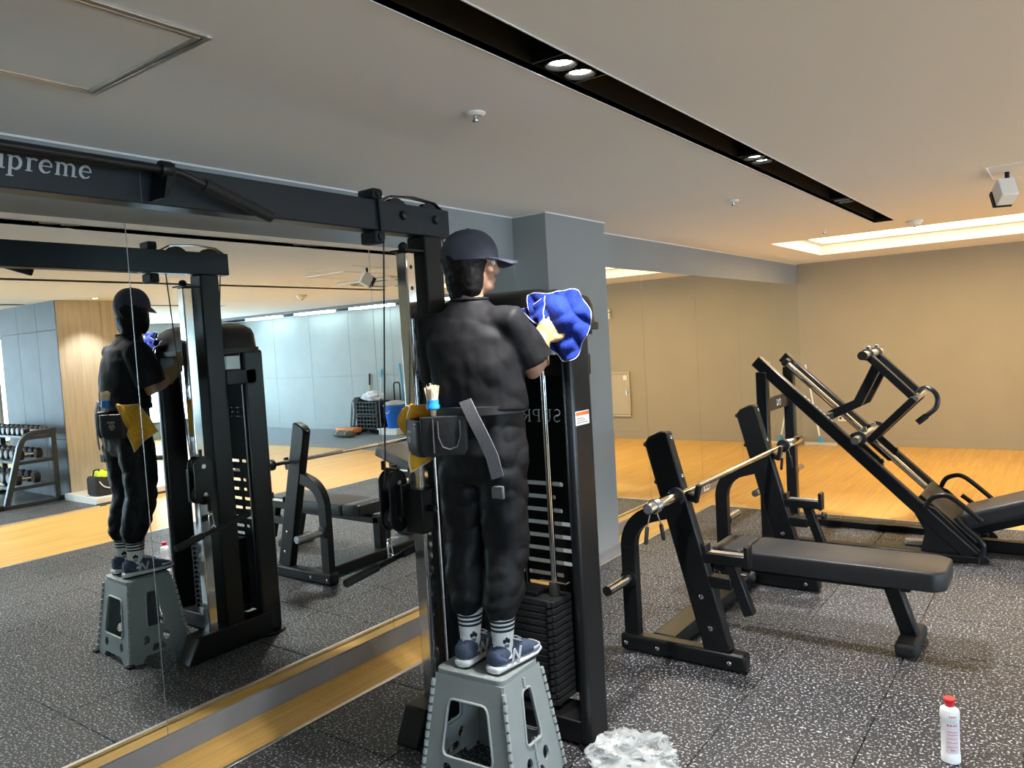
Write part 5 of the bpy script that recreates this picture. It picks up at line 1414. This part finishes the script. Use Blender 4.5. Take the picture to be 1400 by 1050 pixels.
MB().sweep([(6.15, 4.46, .27), (6.12, 4.48, .20), (6.12, 4.52, .20), (6.15, 4.54, .27)], .010, 8).build('handle', 'bag_black', t)
MB().sweep([(6.28, 4.24, .30), (6.28, 4.26, .37), (6.28, 4.31, .375), (6.28, 4.33, .33)], .010, 8).build('handle', 'bag_black', t)
for y, m1, m2, h, lab, nm in ((4.66, 'juice', 'clear_plastic', .09, 'jar with orange contents on the ledge beside sports bag, in the mirror', 'jar'), (4.75, 'clear_plastic', 'cap_red', .15, 'clear plastic bottle with red cap on the ledge, in the mirror', 'bottle')):
    t = thing(nm, lab, nm, (6.2, y, .075))
    MB().lathe((6.2, y, .075), [(.03, 0), (.033, .004), (.033, h * .8), (.025, h)], 16).build('body', m1, t)
    MB().lathe((6.2, y, .075 + h), [(.024, 0), (.024, .05 if m2 == 'clear_plastic' else .02)], 14).build('lid', m2, t)
t = thing('balance_pad', 'small dark flat pad lying on the distant wood floor, in the mirror', 'pad', (9.3, 6.85, FZ))
MB().lathe((9.3, 6.85, FZ), [(.15, 0), (.17, .02), (.17, .05), (.15, .06)], 24, sx=1.0, sy=1.3).build('pad', 'black_rubber', t)
MB().lathe((9.3, 6.85, FZ + .06), [(.12, 0), (.118, .004)], 24, sx=1.0, sy=1.3).build('pad_top', 'vinyl', t)

# cleaning gear by the pale wall
YW = 10.30; FF = -.002
t = thing('crate_trolley', 'two stacked black folding crates on a hand trolley by pale wall', 'trolley', (7.92, YW, FF))
for z0 in (.09, .36):
    cr = MB().box(7.62, 8.20, YW - .20, YW + .16, z0, z0 + .02)
    cr.box(7.62, 8.20, YW + .14, YW + .16, z0, z0 + .255).box(7.62, 7.64, YW - .2, YW + .16, z0, z0 + .255).box(8.18, 8.20, YW - .2, YW + .16, z0, z0 + .255)
    c0 = cr.build('crate', 'bag_black', t, bevel=.003)
    holes = []
    for i in range(6):
        for j in range(3): holes.append(rrect(7.66 + .088 * i, 7.725 + .088 * i, z0 + .035 + .072 * j, z0 + .082 + .072 * j, .012, 2))
    me = plate2d([(7.62, z0), (8.20, z0), (8.20, z0 + .255), (7.62, z0 + .255)], holes, .015)
    map_mesh(me, lambda a, b, d: (a, YW - .205 + d, b), world(t)); link('crate_front', me, 'bag_black', c0, smooth=0)
MB().box(7.60, 8.22, YW - .21, YW + .17, .07, .088).build('trolley_deck', 'black_metal', t)
for x in (7.66, 8.16):
    MB().lathe((x, YW - .15, .038), [(.038, -.012), (.04, 0), (.038, .012)], 16, axis=(1, 0, 0)).build('wheel', 'black_rubber', t)
    MB().lathe((x, YW + .10, .038), [(.038, -.012), (.04, 0), (.038, .012)], 16, axis=(1, 0, 0)).build('wheel', 'black_rubber', t)
MB().sweep([(7.54, YW + .19, .09), (7.54, YW + .19, .90), (7.52, YW + .19, .945), (7.46, YW + .19, .95), (7.40, YW + .19, .945), (7.38, YW + .19, .90), (7.38, YW + .19, .55)], .013, 8).build('pull_handle', 'black_metal', t)
bm2 = bmesh.new(); bmesh.ops.create_icosphere(bm2, subdivisions=4, radius=1)
for v in bm2.verts:
    p = v.co.copy(); r = 1 + noise.noise(p * 2.5) * .35 + noise.noise(p * 6) * .15
    v.co = V(p.x * .26 * r, p.y * .13 * r, max(-.07, p.z * .11 * r))
me = bpy.data.meshes.new('bin_bag'); bm2.to_mesh(me); bm2.free()
tag(link('bin_bag', me, 'hem_white', None, (7.90, YW - .02, .692), smooth=60), 'crumpled white bag of cloths on top of the crate stack', 'bag')
t = thing('backpack', 'tall black backpack leaning on the wall beside crate stack', 'backpack', (8.42, YW + .08, FF))
def bp_ring(k, z, dx=0): return [V(8.40 + dx + a * k, YW + .08 + b * k, z) for a, b in rrect(-.13, .13, -.15, .15, .06, 3)]
MB().loft([bp_ring(.9, FF, .05), bp_ring(1.05, .08, .05), bp_ring(1.0, .35, .02), bp_ring(.92, .58, 0), bp_ring(.6, .68, -.02)]).build('body', 'bag_black', t, smooth=60)
for x in (8.30, 8.40): MB().sweep([(x, YW - .09, .60), (x - .03, YW - .115, .40), (x + .02, YW - .115, .14)], .012, 8).build('strap', 'hem_white', t)
def broom(name, label, p0, p1, m1, m2, cat='broom', frac=.25):
    p0 = Vector(p0); p1 = Vector(p1); t = thing(name, label, cat, tuple(p0))
    MB().cyl(p0, p1, .014, n=10).build('pole', m1, t)
    MB().cyl(p1 - (p1 - p0) * frac, p1, .018, n=10).build('grip', m2, t)
    MB().box(p0.x - .12, p0.x + .12, p0.y - .03, p0.y + .03, p0.z - .0, p0.z + .05).build('head', m1, t, bevel=.008)
broom('broom', 'broom with yellow pole and black grip leaning behind backpack', (8.36, YW + .265, FF), (8.27, YW + .275, 1.13), 'broom_yellow', 'black_rubber', frac=.2)
broom('dust_mop', 'dust mop with pale blue pole behind the crate stack', (7.98, YW + .20, FF), (7.93, YW + .27, 1.20), 'clear_plastic', 'broom_blue', 'mop', .13)
broom('broom', 'bright blue pole broom leaning behind the blue bucket', (7.26, YW + .20, FF), (7.43, YW + .27, 1.30), 'broom_blue', 'broom_blue')
broom('toilet_brush', 'red and white handled brush standing beside the bucket', (6.98, YW + .22, FF), (6.88, YW + .27, .87), 'white_plastic', 'red_plastic', 'brush', .4)
t = thing('bucket', 'bright blue bucket with wire handle on white box by pale wall', 'bucket', (7.28, YW - .05, .118))
MB().lathe((7.28, YW - .05, .118), [(.165, 0), (.17, .01), (.225, .40), (.24, .405), (.24, .43), (.225, .435), (.20, .40)], 28).build('body', 'blue_bucket', t)
MB().sweep(arc((7.28, YW - .285, .46), .055, 180, 360, 12, (1, 0, 0), (0, 0, 1)), .008, 8).build('handle', 'hem_white', t)
MB().lathe((7.28, YW - .05, .54), [(.21, 0), (.23, .02), (.20, .06), (.08, .09)], 20).build('liner', 'clear_plastic', t)
t = thing('storage_box', 'white storage box under the blue bucket', 'box', (7.30, YW - .06, FF))
MB().box(7.08, 7.54, YW - .28, YW + .14, FF, .10).build('body', 'white_plastic', t, bevel=.01)
MB().box(7.06, 7.56, YW - .30, YW + .16, .098, .117).build('lid', 'white_plastic', t, bevel=.006)
t = thing('floor_tool_case', 'orange tool case lying on the floor in front of crates', 'tool case', (8.22, YW - .42, FF))
MB().box(7.98, 8.46, YW - .50, YW - .32, FF, .05).build('base', 'bag_black', t, bevel=.01)
MB().box(7.96, 8.48, YW - .52, YW - .30, .05, .14).build('lid', 'orange_plastic', t, bevel=.025, seg=3)
t = thing('tool_roll', 'olive fabric tool bag lying on the floor in front of crates', 'tool bag', (7.98, YW - .72, FF))
MB().loft([[V(x, YW - .72 + k * math.cos(a), FF + .065 + .06 * (k / .11) * math.sin(a)) for a in [2 * PI * j / 16 for j in range(16)]] for x, k in ((7.74, .06), (7.77, .10), (7.98, .11), (8.20, .10), (8.23, .06))]).build('body', 'olive_fabric', t, smooth=50)
for x in (7.86, 8.10): MB().sweep(arc((x, YW - .72, FF + .066), .112, 0, 180, 14, (0, 1, 0), (0, 0, .58)), .006, 6).build('strap', 'hem_cream', t)
t = thing('grey_bin', 'small grey bin beside the blue bucket', 'bin', (6.88, YW - .02, FF))
MB().lathe((6.88, YW - .02, FF), [(.10, 0), (.105, .01), (.13, .44), (.14, .45), (.12, .45)], 20).build('body', 'floor_grey', t)
MB().lathe((6.88, YW - .02, .448), [(.125, 0), (.10, .03), (.02, .045)], 20).build('lid', 'clear_plastic', t)
